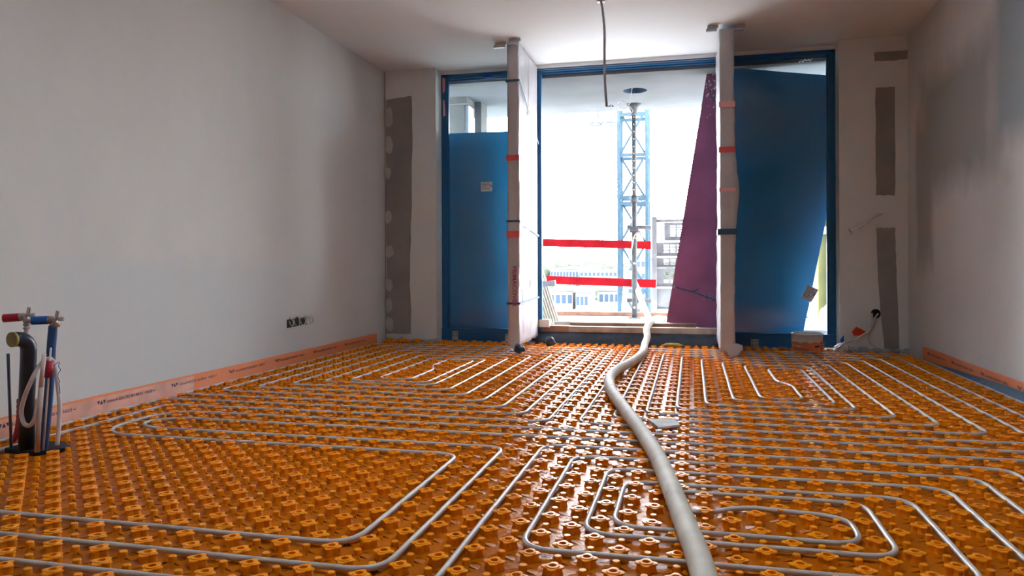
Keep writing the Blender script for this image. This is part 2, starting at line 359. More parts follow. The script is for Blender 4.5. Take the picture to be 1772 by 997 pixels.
# ================================================================== WINDOWS (fixed lights left and right, door header between)
def window(name, x0, x1, jl=.055, jr=.055):
    w = empty(name, ((x0 + x1) / 2, YF + .03, 0.0), kind='structure')
    zt, zb = 2.655, 0.02
    MB().box(x0, x0 + jl, YF, YF + .07, zb, zt).build('jamb', 'frame', w)
    MB().box(x1 - jr, x1, YF, YF + .07, zb, zt).build('jamb', 'frame', w)
    MB().box(x0, x1, YF, YF + .07, zt - .038, ZT).build('head_rail', 'frame', w)
    MB().box(x0, x1, YF - .012, YF + .07, zb, .135).build('sill_rail', 'frame', w)
    MB().box(x0 + jl, x1 - jr, YF + .028, YF + .042, zt - .068, zt - .056).build('glazing_bar', 'frame', w)
    MB().box(x0 + jl, x0 + jl + .014, YF + .02, YF + .05, .135, zt - .038).build('glazing_bead', 'frame', w)
    MB().box(x1 - jr - .014, x1 - jr, YF + .02, YF + .05, .135, zt - .038).build('glazing_bead', 'frame', w)
    gl_ = MB().box(x0 + jl, x1 - jr, YF + .032, YF + .038, .135, zt - .038).build('glass_pane', 'glass', w)
    return w, gl_
w1, g1 = window('window_1', OX0, -1.46)
w2, g2 = window('window_2', 0.30, OX1)
struct(MB().box(OX0, OX1, YF - .022, YF - .001, 2.648, ZT).build('trim_2', 'ceiling'))
dh = empty('door_1', (-.58, YF + .03, 2.6), kind='structure')
MB().box(-1.46, .30, YF, YF + .03, 2.618, ZT).build('head_rail', 'frame', dh)
MB().box(-1.46, .30, YF + .03, YF + .068, 2.604, ZT).build('head_track', 'frame', dh)
MB().box(-1.46, .30, YF - .006, YF, 2.632, 2.635).build('head_lip', 'galv', dh)
MB().box(-1.46, -1.405, YF + .01, YF + .07, .02, ZT).build('jamb', 'frame', dh)
MB().box(.245, .30, YF + .01, YF + .07, .02, ZT).build('jamb', 'frame', dh)
# stickers on the panes, clips, film scraps
def sticker(parent, u, v, w, h, ang, Y):
    c_ = atY(u, v, Y); ca, sa = math.cos(ang), math.sin(ang)
    f_ = lambda x, z: (c_.x + (x * ca - z * sa), Y, c_.z + (x * sa + z * ca))
    st = MB().plate([f_(-w / 2, -h / 2), f_(w / 2 * .92, -h / 2), f_(w / 2, -h / 2 * .6), f_(w / 2, h / 2), f_(-w / 2, h / 2)], (0, 1, 0), .0008).build('paper_sticker', 'paper', parent)
    b = MB()
    for k in range(6):
        z = h * (.36 - .13 * k); xw = w * random.uniform(.45, .8)
        b.plate([f_(-w * .42, z - h * .03), f_(-w * .42 + xw, z - h * .03), f_(-w * .42 + xw, z + h * .03), f_(-w * .42, z + h * .03)], (0, -1, 0), .0006)
    b.plate([f_(w * .3, -h * .05), f_(w * .45, -h * .05), f_(w * .45, h * .2), f_(w * .3, h * .2)], (0, -1, 0), .0006)
    b.build('printed_lines', 'print_grey', st)
sticker(g1, 842, 323, .115, .093, 0, YF + .030)
sticker(g2, 1401, 508, .098, .125, R(-28), YF + .030)
def frame_clip(u, v, parent, w=.075, h=.04):
    a = atY(u, v, YF - .004); MB().box(a.x - w / 2, a.x + w / 2, YF - .008, YF, a.z - h / 2, a.z + h / 2).build('blue_clip', 'bright_blue', parent)
frame_clip(846, 132, w1, .085, .035); frame_clip(1366, 95, w2, .095, .035)
for (u, v, w, h, pr) in ((788, 579, 10, 13, w1), (878, 583, 7, 10, w1), (1306, 595, 12, 15, w2), (1421, 597, 9, 12, w2)):
    a = atY(u, v, YF - .015); k = .0054
    br = MB().box(a.x - w * k / 2, a.x + w * k / 2, YF - .03, YF - .012, max(.0, a.z - h * k / 2 - .02), a.z + h * k / 2).build('fixing_plate', 'galv', pr)
    b = MB()
    for dx in (-.28, .28):
        for dz in (-.1, .3): b.obox((a.x + dx * w * k, YF - .031, a.z + dz * h * k), .008, .003, .008)
    b.build('screw', 'box_black', br)
# pale film scraps stuck to the left jamb
b = MB(); a = atY(765.5, 150, YF - .003); b.plate([(a.x, YF - .004, a.z + .09), (a.x + .03, YF - .004, a.z + .08), (a.x + .024, YF - .004, a.z - .05), (a.x + .004, YF - .004, a.z - .07)], (0, 1, 0), .002)
a = atY(766, 190, YF - .003); b.plate([(a.x, YF - .004, a.z + .1), (a.x + .02, YF - .004, a.z + .09), (a.x + .03, YF - .004, a.z - .06), (a.x + .006, YF - .004, a.z - .07)], (0, 1, 0), .002)
b.build('film_scrap', 'tape_pale', w1)
# threshold upstand with membrane
b = MB(); nx = 40; x0, x1 = -1.46, .36
prof = [(6.985, -.035), (6.99, .02), (7.02, .065), (7.055, .10), (7.10, .115), (7.22, .115)]
vs = []
for i in range(nx + 1):
    x = x0 + (x1 - x0) * i / nx
    for (y, z) in prof:
        w_ = noise.noise(Vector((x * 7, y * 9, z * 9))) * .016
        vs.append((x, y + w_, z + (w_ if z > 0 else 0)))
m_ = len(prof); b.add(vs, [(i * m_ + k, (i + 1) * m_ + k, (i + 1) * m_ + k + 1, i * m_ + k + 1) for i in range(nx) for k in range(m_ - 1)], True)
tag(b.build('membrane', 'membrane'), 'crumpled blue-black waterproof membrane over the door threshold', 'membrane')

# ================================================================== HEATING PANEL (studded) and its pipes
XO, YO = 0.48, 0.43
def sx(i): return (i + XO) * P
def sy(j): return (j + YO) * P
pan = empty('studded_floor_mat', (-.58, 3.9, -.04), 'orange plastic studded underfloor heating panel covering the whole floor', 'floor panel')
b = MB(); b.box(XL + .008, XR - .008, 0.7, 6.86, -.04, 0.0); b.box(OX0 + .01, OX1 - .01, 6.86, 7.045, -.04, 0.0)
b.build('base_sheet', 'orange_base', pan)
# one stud: four rounded ears round a raised ring with a hole
def stud_bm(lod=0):
    ang = []
    for k in range(4):
        for da, r in ((-13, .0285), (0, .0295), (13, .0285), (27, .0235), (45, .0195), (63, .0235)): ang.append((R(90 * k + da), r))
    n = len(ang); b = MB()
    ring = lambda s, z, fr=None: [(math.cos(a) * (r * s if fr is None else fr), math.sin(a) * (r * s if fr is None else fr), z) for a, r in ang]
    rings = [ring(.92, 0), ring(.80, .0150), ring(1.0, .0185), ring(.96, .0215), ring(1, .0218, .0174), ring(1, .024, .0164), ring(1, .024, .0102), ring(1, .010, .0085)]
    if lod: rings = [ring(.90, 0), ring(.81, .0150), ring(.99, .0185), ring(.96, .0215), ring(1, .0218, .0174), ring(1, .024, .0164), ring(1, .024, .0100), ring(1, .013, .0085)]
    vs = [v for r in rings for v in r]; m = len(rings)
    b.add(vs, [(i * n + k, i * n + (k + 1) % n, (i + 1) * n + (k + 1) % n, (i + 1) * n + k) for i in range(m - 1) for k in range(n)] + [[(m - 1) * n + k for k in range(n)]], False)
    return b
def peg_bm(lod=0):
    b = MB(); n = 12 if not lod else 8
    pr = [(.0128, 0), (.0112, .004), (.0104, .0175), (.0090, .0195)] if not lod else [(.0122, 0), (.0102, .0180), (.009, .0195)]
    vs = [(r * math.cos(2 * math.pi * k / n), r * math.sin(2 * math.pi * k / n), z) for r, z in pr for k in range(n)]
    m = len(pr)
    return b.add(vs, [(i * n + k, i * n + (k + 1) % n, (i + 1) * n + (k + 1) % n, (i + 1) * n + k) for i in range(m - 1) for k in range(n)] + [[(m - 1) * n + k for k in range(n)]], False)
def rib_bm():
    b = MB()
    for a in (57, 123, 237, 303):
        t = R(a); d = Vector((math.cos(t), math.sin(t), 0)); s_ = Vector((-d.y, d.x, 0)) * .0013
        p0, p1 = d * .0125, d * .036
        b.add([p0 - s_, p1 - s_, p1 + s_, p0 + s_, p0 - s_ * .5 + Vector((0, 0, .0035)), p1 - s_ * .5 + Vector((0, 0, .0015)), p1 + s_ * .5 + Vector((0, 0, .0015)), p0 + s_ * .5 + Vector((0, 0, .0035))],
              [(0, 1, 5, 4), (2, 3, 7, 6), (4, 5, 6, 7), (1, 2, 6, 5)])
    # shallow embossed wedge between two ribs
    for a in (0, 90, 180, 270):
        t = R(a); d = Vector((math.cos(t), math.sin(t), 0)); s_ = Vector((-d.y, d.x, 0))
        b.add([d * .010 - s_ * .008, d * .036 - s_ * .013, d * .036 + s_ * .013, d * .010 + s_ * .008, d * .011 - s_ * .007 + Vector((0, 0, .0055)), d * .011 + s_ * .007 + Vector((0, 0, .0055))],
              [(0, 1, 4), (2, 3, 5), (1, 2, 5, 4)])
    return b
holes = []      # sites taken by the risers
def allowed(X, Y):
    if X < XL + .045 or X > XR - .062: return False
    if Y > (7.02 if OX0 + .05 < X < OX1 - .05 else 6.83): return False
    if -2.80 < X < -2.53 and 2.46 < Y < 2.72: return False
    return True
big, small = [], []
for i in range(-40, 24):
    for j in range(12, 95):
        X, Y = sx(i), sy(j)
        if not allowed(X, Y): continue
        (big if (i + j) % 2 else small).append((X, Y))
def split(sites):
    sc = []
    for (X, Y) in sites:
        u, v = proj((X, Y, .02)); vis = -20 < u < 1792 and 500 < v < 1010
        sc.append((0 if vis else 1, X * X + Y * Y, X, Y))
    sc.sort(); return [(x[2], x[3]) for x in sc[:300]], [(x[2], x[3]) for x in sc[300:]]
def lay(sites, hi, lo, name, material):
    near, far = split(sites)
    me = bpy.data.meshes.new(name); me.from_pydata([tuple(v) for v in hi.v], [], hi.f); me.materials.append(M[material]); me.update()
    pl = Vector(pan.location)
    for (X, Y) in near:
        o = bpy.data.objects.new(name, me); COL.objects.link(o); o.parent = pan; o.location = Vector((X, Y, 0)) - pl
    V, Fc = [], []
    lv, lf = [tuple(v) for v in lo.v], lo.f
    for (X, Y) in far:
        n = len(V); V += [(X - pl.x + a, Y - pl.y + c, z - pl.z) for a, c, z in lv]; Fc += [[k + n for k in f] for f in lf]
    me2 = bpy.data.meshes.new(name + '_field'); me2.from_pydata(V, [], Fc); me2.materials.append(M[material]); me2.update()
    o = bpy.data.objects.new(name + '_field', me2); COL.objects.link(o); o.parent = pan; o['kind'] = 'stuff'
lay(big, stud_bm(0), stud_bm(1), 'stud', 'orange')
lay(small, peg_bm(0), peg_bm(1), 'peg', 'orange')
rb = rib_bm(); V, Fc = [], []; pl = Vector(pan.location)
for (X, Y) in small:
    n = len(V); V += [(X - pl.x + v.x, Y - pl.y + v.y, v.z - pl.z) for v in rb.v]; Fc += [[k + n for k in f] for f in rb.f]
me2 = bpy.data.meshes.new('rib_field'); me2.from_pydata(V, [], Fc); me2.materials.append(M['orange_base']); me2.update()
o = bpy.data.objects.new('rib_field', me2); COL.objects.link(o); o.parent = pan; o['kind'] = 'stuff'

def pipe(points, name, label, Rf=1.0):
    """polyline in panel grid units, rounded corners"""
    pts = [Vector((x, y, 0)) for x, y in points]; out = [pts[0]]
    for k in range(1, len(pts) - 1):
        a, c, d = pts[k - 1], pts[k], pts[k + 1]
        e1, e2 = (a - c), (d - c); r = min(Rf, e1.length * .49, e2.length * .49)
        e1.normalize(); e2.normalize(); st, en = c + e1 * r, c + e2 * r
        for q in range(7):
            t = q / 6; out.append((st * (1 - t) ** 2 + c * 2 * t * (1 - t) * .92 + (st + en) * .5 * 2 * t * (1 - t) * .08 + en * t * t))
    out.append(pts[-1]); fin = []
    for k in range(len(out) - 1):
        a, c = out[k], out[k + 1]; n = max(1, int((c - a).length / 2))
        for q in range(n): fin.append(a.lerp(c, q / n))
    fin.append(out[-1])
    W_ = []
    for k, q in enumerate(fin):
        zz = .0145 + .0020 * noise.noise(Vector((q.x * .35, q.y * .35, 3.1)))
        wx = .0015 * noise.noise(Vector((q.x * .3, q.y * .3, 9.0)))
        W_.append(((q.x + .98) * P + wx, (q.y + .93) * P + wx, zz))
    return tag(MB().tube(W_, .0080, 10).build(name, 'pipe'), label, 'pipe')
pipe([(-39.9, 20), (-39.9, 48), (-12, 48), (-12, 85), (-38, 85), (-38, 52), (-16, 52), (-16, 81), (-34, 81), (-34, 56), (-20, 56), (-20, 77), (-30, 77), (-30, 59), (-23, 59), (-23, 74), (-26, 74), (-26, 69), (-25, 67), (-25, 60.5),
      (-28, 60.5), (-28, 75), (-22, 75), (-22, 58), (-32, 58), (-32, 79), (-18, 79), (-18, 54), (-36, 54), (-36, 83), (-14, 83), (-14, 50), (-39.9, 50), (-39.9, 87), (-10, 87), (-10, 46), (-38, 46), (-38, 20)],
     'heating_pipe', 'grey heating pipe spiralling over the back left floor beside the left wall')
pipe([(-36, 24), (-13, 24), (-13, 37), (-34.6, 37), (-36.2, 38.5), (-36.2, 42.4), (-34.9, 44), (20, 44), (20, 86), (-6, 86), (-6, 48), (16, 48), (16, 82), (-2, 82), (-2, 52), (12, 52), (12, 78), (2, 78), (2, 56), (9, 56), (9, 74), (6, 74), (6, 66), (7, 64), (7, 57.4),
      (4, 57.4), (4, 76), (10, 76), (10, 54), (0, 54), (0, 80), (14, 80), (14, 50), (-4, 50), (-4, 84), (18, 84), (18, 46), (-8, 46), (-8, 88), (22, 88), (22, 42), (-33.6, 42), (-35.1, 41.1), (-35.1, 40), (-33.8, 39), (-11, 39), (-11, 22), (-36, 22)],
     'heating_pipe', 'grey heating pipe looping over the back right floor below the bucket and window', 1.15)
pipe([(-36, 20), (-9, 20), (-9, 40), (14, 40), (14, 16)], 'heating_pipe', 'outermost grey heating pipe bend framing the front right spiral', 1.15)
pipe([(12, 16), (12, 38), (-7, 38), (-7, 25), (8, 25), (8, 34), (-4, 34), (-4, 28), (5, 28), (5, 31), (1, 31.4), (-.3, 30.4), (-1.3, 30.4), (-2, 31), (-2, 33), (6, 33), (6, 27), (-5, 27), (-5, 36), (10, 36), (10, 16)],
     'heating_pipe', 'grey heating pipe coiled in the front right spiral under the white hose', 1.15)

# a torn panel offcut lying in the back left corner
off = empty('panel_offcut', (-2.73, 6.78, .022), 'orange studded panel offcut lying in the back left corner', 'offcut')
MB().box(-2.90, -2.53, 6.70, 6.86, .022, .026).build('sheet', 'orange_base', off)
for k in range(5):
    for r_ in range(2):
        bm_ = stud_bm(1) if (k + r_) % 2 else peg_bm(1); b = MB(); b.add([v + Vector((-2.875 + k * .076, 6.74 + r_ * .075, .026)) for v in bm_.v], bm_.f); b.build('stud' if (k + r_) % 2 else 'peg', 'orange', off)

# ================================================================== EDGE STRIPS along both walls
def edge_strip(side, y0, y1, label):
    X = XL if side < 0 else XR
    xa, xb = (X + .001, X + .009) if side < 0 else (X - .009, X - .001)
    n = 26; root = empty('edge_strip', ((xa + xb) / 2, (y0 + y1) / 2, -.04), label, 'edge strip')
    b = MB(); vs = []
    for k in range(n + 1):
        y = y0 + (y1 - y0) * k / n; z = .108 + .004 * noise.noise(Vector((y * 1.7, side, 0)))
        vs += [(xa, y, -.04), (xb, y, -.04), (xb, y, z), (xa, y, z)]
    b.add(vs, [(k * 4 + q, k * 4 + (q + 1) % 4, k * 4 + 4 + (q + 1) % 4, k * 4 + 4 + q) for k in range(n) for q in range(4)] + [(0, 1, 2, 3), (n * 4 + 3, n * 4 + 2, n * 4 + 1, n * 4)])
    b.build('foam_band', 'strip', root)
    xf = xb + .0006 if side < 0 else xa - .0006
    b = MB(); vs = []
    for k in range(n + 1):
        y = y0 + (y1 - y0) * k / n; vs += [(xf, y, -.02), (xf, y, .0985 + .003 * noise.noise(Vector((y * 3, side, 5))))]
    if side < 0: n2 = int(n * .56)
    else: n2 = 0
    if n2:
        b.add(vs[:2 * (n2 + 1)], [(2 * k, 2 * k + 2, 2 * k + 3, 2 * k + 1) for k in range(n2)]); b.build('pale_facing', 'strip_pale', root)  # paler pink facing over the near stretch of the left strip
    xt = xf + (.0006 if side < 0 else -.0006)
    D = Vector((0, 1, 0)) if side < 0 else Vector((0, -1, 0)); s0 = 2.645 if side < 0 else 6.349; per = .558 if side < 0 else .545
    cnt = 8 if side < 0 else 6
    for k in range(cnt):
        y = s0 + k * per * (1 if side < 0 else -1)
        if not (y0 < y and y + D.y * .45 < y1 if side < 0 else y < y1 and y - .45 > y0): continue
        o = Vector((xt, y, .062)); b = MB(); h, w = .019, .0185
        for t, up in ((0, 0), (1, 1), (2, 0)):
            base = o + D * (t * .0195); p = [base + Vector((0, 0, h)), base + D * w + Vector((0, 0, h)), base + D * (w / 2)] if not up else [base, base + D * w, base + D * (w / 2) + Vector((0, 0, h))]
            b.plate(p, (1 if side < 0 else -1, 0, 0), .0004)
        b.build('printed_triangles', 'print', root)
        text_mesh('printed_lettering', 'Schlüter®-BEKOTEC BRS 808 KF', .0215, o + D * .068, D, (0, 0, 1), 'print', root, width=.255, bold=.012)
        text_mesh('printed_lettering', 'INSIDE ↵', .0215, o + D * .345, D, (0, 0, 1), 'print', root, width=.078, bold=.012)
    return root
edge_strip(-1, 0.8, 6.68, 'orange edge strip with printed lettering along the left wall')
edge_strip(1, 0.8, 6.48, 'orange edge strip with printed lettering along the right wall')
# dark film foot showing below the right strip
b = MB(); vs = []; n = 30
for k in range(n + 1):
    y = 2.5 + 3.9 * k / n; wv = .004 * noise.noise(Vector((y * 4, 1, 2))); top = .055 * min(1, (6.5 - y) / 1.6)
    vs += [(XR - .012, y, .004 + top), (XR - .05 + wv, y, .006), (XR - .052 + wv, y, .003), (XR - .012, y, .0)]
b.add(vs, [(k * 4 + q, k * 4 + (q + 1) % 4, k * 4 + 4 + (q + 1) % 4, k * 4 + 4 + q) for k in range(n) for q in range(4)])
tag(b.build('dark_membrane', 'strap'), 'dark blue film strip showing under the right wall edge strip', 'film')

# ================================================================== WRAPPED DOOR LEAVES, standing open into the room
def wrapped_leaf(x0, x1, y0, y1, z0, z1, seed, label, bulge=None):
    root = empty('wrapped_door', ((x0 + x1) / 2, (y0 + y1) / 2, z0), label, 'door')
    MB().box(x0 + .012, x1 - .012, y0 + .012, y1 + .04, z0 + .02, z1).build('door_leaf', 'frame', root)
    nz, per = 70, []
    nx, ny = 5, 22
    for k in range(nx): per.append((x0 + (x1 - x0) * k / nx, y0, 0, -1))
    for k in range(ny): per.append((x1, y0 + (y1 - y0) * k / ny, 1, 0))
    for k in range(nx): per.append((x1 - (x1 - x0) * k / nx, y1, 0, 1))
    for k in range(ny): per.append((x0, y1 - (y1 - y0) * k / ny, -1, 0))
    n = len(per); vs = []
    for i in range(nz + 1):
        z = z0 + (z1 - z0) * i / nz; t = i / nz
        for (x, y, nx_, ny_) in per:
            q = Vector((x * 6 + seed, y * 7, z * 2.2))
            w_ = .010 * noise.noise(q) + .006 * noise.noise(Vector((x * 14, y * 22 + seed, z * 14 + y * 9))) + .006 * abs(noise.noise(Vector((x * 9, y * 16, z * 5 + seed))))
            if bulge: w_ += bulge(x, y, z, nx_, ny_)
            w_ = max(w_, -.008)
            if ny_ == -1: w_ *= .45
            dz = 0
            if i == 0: dz = .02 * noise.noise(Vector((x * 9, y * 9, seed)))
            vs.append((x + nx_ * w_, y + ny_ * w_, z + dz))
    b = MB(); b.add(vs, [(i * n + k, i * n + (k + 1) % n, (i + 1) * n + (k + 1) % n, (i + 1) * n + k) for i in range(nz) for k in range(n)] + [list(range(n))[::-1]], True)
    b.build('plastic_wrap', 'wrap', root)
    return root
LX0, LX1, RX0, RX1, LY0, LY1 = -1.53, -1.435, .225, .335, 6.22, 7.03
lf = wrapped_leaf(LX0, LX1, LY0, LY1, .075, 2.655, 1.3, 'door leaf wrapped in white plastic with purple lettering, left of the opening')
rf = wrapped_leaf(RX0, RX1, LY0, LY1, .055, 2.645, 8.1, 'door leaf wrapped in white plastic in front of the purple board',
                  lambda x, y, z, a, c_: (.035 * math.exp(-((z - 1.35) / .22) ** 2) if a == 1 else 0))
def band(root, x0, x1, z0, z1, material, name, y1=None, e=.012, tilt=0.0, ey=.009):
    b = MB(); y1 = y1 if y1 is not None else LY0 + .05
    b.box(x0 - e, x1 + e, LY0 - ey, LY0 - ey + .003, z0, z1)
    b.add([(x1 + e, LY0 - ey, z0), (x1 + e, y1, z0 - tilt), (x1 + e, y1, z1 - tilt), (x1 + e, LY0 - ey, z1), (x1 + e + .003, LY0 - ey, z0), (x1 + e + .003, y1, z0 - tilt), (x1 + e + .003, y1, z1 - tilt), (x1 + e + .003, LY0 - ey, z1)],
          [(0, 1, 2, 3), (4, 7, 6, 5), (0, 4, 5, 1), (3, 2, 6, 7), (1, 5, 6, 2)])
    b.add([(x0 - e, LY0 - ey, z0), (x0 - e, y1, z0), (x0 - e, y1, z1), (x0 - e, LY0 - ey, z1), (x0 - e - .003, LY0 - ey, z0), (x0 - e - .003, y1, z0), (x0 - e - .003, y1, z1), (x0 - e - .003, LY0 - ey, z1)],
          [(0, 1, 2, 3), (4, 7, 6, 5), (0, 4, 5, 1), (3, 2, 6, 7), (1, 5, 6, 2)])
    return b.build(name, material, root)
zl = lambda v: atY(890, v, LY0).z
zr = lambda v: atY(1256, v, LY0).z
band(lf, LX0, LX1, zl(278), zl(268), 'tape', 'red_tape', e=.008)
band(lf, LX0, LX1, zl(411), zl(400), 'tape', 'red_tape', e=.008, y1=LY0 + .12)
band(lf, LX0, LX1, zl(141), zl(137.5), 'strap', 'strap', y1=LY1, tilt=.42)
band(lf, LX0, LX1, zl(384.5), zl(381), 'strap', 'strap', y1=LY1, tilt=.10)
band(lf, LX0, LX1, zl(527), zl(523.5), 'strap', 'strap', y1=LY1, tilt=-.02)
band(rf, RX0, RX1, zr(264), zr(254), 'tape', 'red_tape', e=.008)
band(rf, RX0, RX1, zr(331), zr(325), 'tape_pale', 'red_tape', e=.006)
band(rf, RX0, RX1, zr(186), zr(176), 'tape_pale', 'red_tape', e=.006)
band(rf, RX0, RX1, zr(406), zr(396), 'strap', 'strap', e=.018, y1=LY0 + .3)
# red tape seam lines running down the bright side of the left leaf
b = MB()
for (yy, za, zb) in ((6.62, 2.62, 1.9), (6.66, .68, .10), (6.36, .55, .16), (6.66, 1.42, 1.12)):
    b.box(LX1 + .011, LX1 + .013, yy, yy + .018, zb, za)
b.build('tape_seam', 'tape_pale', lf)
a = atY(897, 462, LY0)
text_mesh('printed_lettering', 'PRIMACOVER', .050, (LX1 - .052, LY0 - .0105, zl(461)), (0, 0, -1), (1, 0, 0), 'print_pink', lf, width=zl(461) - zl(531), bold=.02)
text_mesh('printed_lettering', 'primacover', .020, (LX0 + .022, LY0 - .0105, zl(473)), (0, 0, -1), (1, 0, 0), 'print_grey', lf, width=zl(473) - zl(518))
text_mesh('printed_lettering', 'PRIMACOVER', .030, (RX0 + .062, LY0 - .0105, zr(58)), (0, 0, -1), (1, 0, 0), 'tape_pale', rf, width=zr(58) - zr(76))
# loose film hems at the feet of the leaves
b = MB(); b.plate([(LX0 + .005, LY0 - .004, .10), (LX1 + .01, LY0 - .004, .12), (LX1 - .01, LY0 - .03, .045), (LX0 + .06, LY0 - .035, .028)], (0, 1, 0), .004); b.build('film_hem', 'wrap', lf)
b = MB(); b.plate([(RX0 + .02, LY0 - .004, .10), (RX1 + .005, LY0 - .004, .13), (RX1 + .055, LY0 - .01, .115), (RX1 + .06, LY0 - .01, .085), (RX1 + .01, LY0 - .02, .035), (RX0 + .07, LY0 - .02, .026)], (0, 1, 0), .004); b.build('film_hem', 'wrap', rf)
# dark knotted bag at the foot of the left leaf
def lump(c, sx_, sy_, sz_, seed, amp=.25, nu=18, nv=12):
    vs = []; b = MB()
    for i in range(nv + 1):
        ph = math.pi * i / nv
        for k in range(nu):
            t = 2 * math.pi * k / nu; d = Vector((math.sin(ph) * math.cos(t), math.sin(ph) * math.sin(t), math.cos(ph)))
            r = 1 + amp * noise.noise(d * 2.1 + Vector((seed, 0, 0))) + amp * .5 * noise.noise(d * 5 + Vector((0, seed, 0)))
            vs.append((c[0] + d.x * r * sx_, c[1] + d.y * r * sy_, c[2] + d.z * r * sz_))
    return b.add(vs, [(i * nu + k, (i + 1) * nu + k, (i + 1) * nu + (k + 1) % nu, i * nu + (k + 1) % nu) for i in range(nv) for k in range(nu)], True)
kn = empty('work_glove', (-1.40, 6.08, .024), 'dark blue balled-up work glove at the foot of the left wrapped door', 'glove')
lump((-1.405, 6.09, .062), .042, .04, .038, 2.0, .3).build('palm', 'strap', kn)
for k in range(4):
    MB().tube(smooth_path([(-1.405 + .012 * k, 6.075, .075), (-1.385 + .012 * k, 6.04 - .004 * k, .068), (-1.378 + .009 * k, 6.035, .045)], 4), [.011] * 8 + [.007], 8).build('finger', 'strap', kn)
tag(lump((-1.27, 6.78, .05), .045, .04, .045, 5.0, .35).build('membrane_scrap', 'membrane'), 'black scrap of membrane behind the left wrapped door', 'scrap')

# ceiling channels holding the tops of the leaves
def channel(x0, x1, y, label):
    root = empty('ceiling_channel', ((x0 + x1) / 2, y, ZT - .05), label, 'metal channel')
    MB().box(x0, x1, y - .012, y + .012, ZT - .024, ZT - .004).build('upper_rail', 'galv', root)
    MB().box(x0 - .01, x1 - .012, y - .02, y + .004, ZT - .052, ZT - .029).build('lower_rail', 'galv', root)
    MB().box(x0 + .01, x1 - .01, y - .002, y + .002, ZT - .03, ZT - .02).build('web', 'galv', root)
channel(-1.64, -1.54, 6.24, 'left metal channel at the ceiling beside the left wrapped door')
channel(-1.50, -1.40, 6.17, 'right metal channel at the ceiling above the left wrapped door')
channel(.13, .215, 6.22, 'left metal channel at the ceiling beside the right wrapped door')
channel(.345, .42, 6.24, 'short metal channel at the ceiling right of the right wrapped door')
# ceiling cable
cc = empty('ceiling_cable', atY(1040, 3, 5.45), 'grey cable hanging from the middle of the ceiling', 'cable')
cp = [atY(u, v, 5.45) for u, v in ((1040, 1), (1043, 20), (1046, 55), (1046, 100), (1047, 145), (1050, 185))]; cp[0].z = ZT
MB().tube(smooth_path(cp, 5), .0095, 8).build('sheath', 'galv', cc)
MB().lathe([(.0, -.004), (.03, -.004), (.034, 0), (.034, .002)], 14, (cp[0].x, cp[0].y, ZT - .002)).build('ceiling_rose', 'galv', cc)
for k in range(2):
    e_ = cp[-1]; MB().tube(smooth_path([e_, e_ + Vector((.015, 0, .004)), e_ + Vector((.035, 0, .012 * k)), e_ + Vector((.05, .0, .006 - .01 * k))], 3), .0022, 6).build('core_wire', 'copper', cc)

# ================================================================== HOSE
hp = [(.07, .75), (.06, 1.2), (.025, 1.771), (-.021, 2.121), (-.07, 2.468), (-.134, 2.867), (-.228, 3.303), (-.35, 3.823), (-.444, 4.246), (-.499, 4.668), (-.49, 5.058), (-.421, 5.527), (-.385, 6.077), (-.406, 6.731)]
path = [Vector((x, y, .0555)) for x, y in hp]
path += [Vector((-.395, 6.92, .10)), atY(1119, 569, 7.06), atY(1127, 556, 7.25), atY(1138, 551, 7.55), atY(1146, 552, 7.75)]
ho = empty('pump_hose', (-.2, 3.5, .024), 'thick dirty white pump hose snaking over the heating pipes', 'hose')
sp = smooth_path(path, 7)
MB().tube(sp, .0315, 20).build('hose_tube', 'hose', ho)
e0, e1 = sp[-1], sp[-1] + (sp[-1] - sp[-2]).normalized() * .1
MB().tube([e0 - (e1 - e0) * .1, e0], .036, 18).build('clamp_ring', 'strap', ho)
MB().tube([e0, e1, e1 + (e1 - e0) * .5], [.034, .034, .022], 18).build('coupling', 'white_plastic', ho)
tp = [atY(1124, 553, 7.95), atY(1112, 525, 8.3), atY(1100, 493, 8.65), atY(1092, 476, 8.92), atY(1088, 474, 9.02), atY(1084, 487, 9.1), atY(1082, 510, 9.12), atY(1080, 545, 9.12), atY(1080, 640, 9.12)]
tag(MB().tube(smooth_path(tp, 6), .031, 16).build('riser_hose', 'white_plastic'), 'white hose rising outdoors over the red boards beside the steel prop', 'hose')

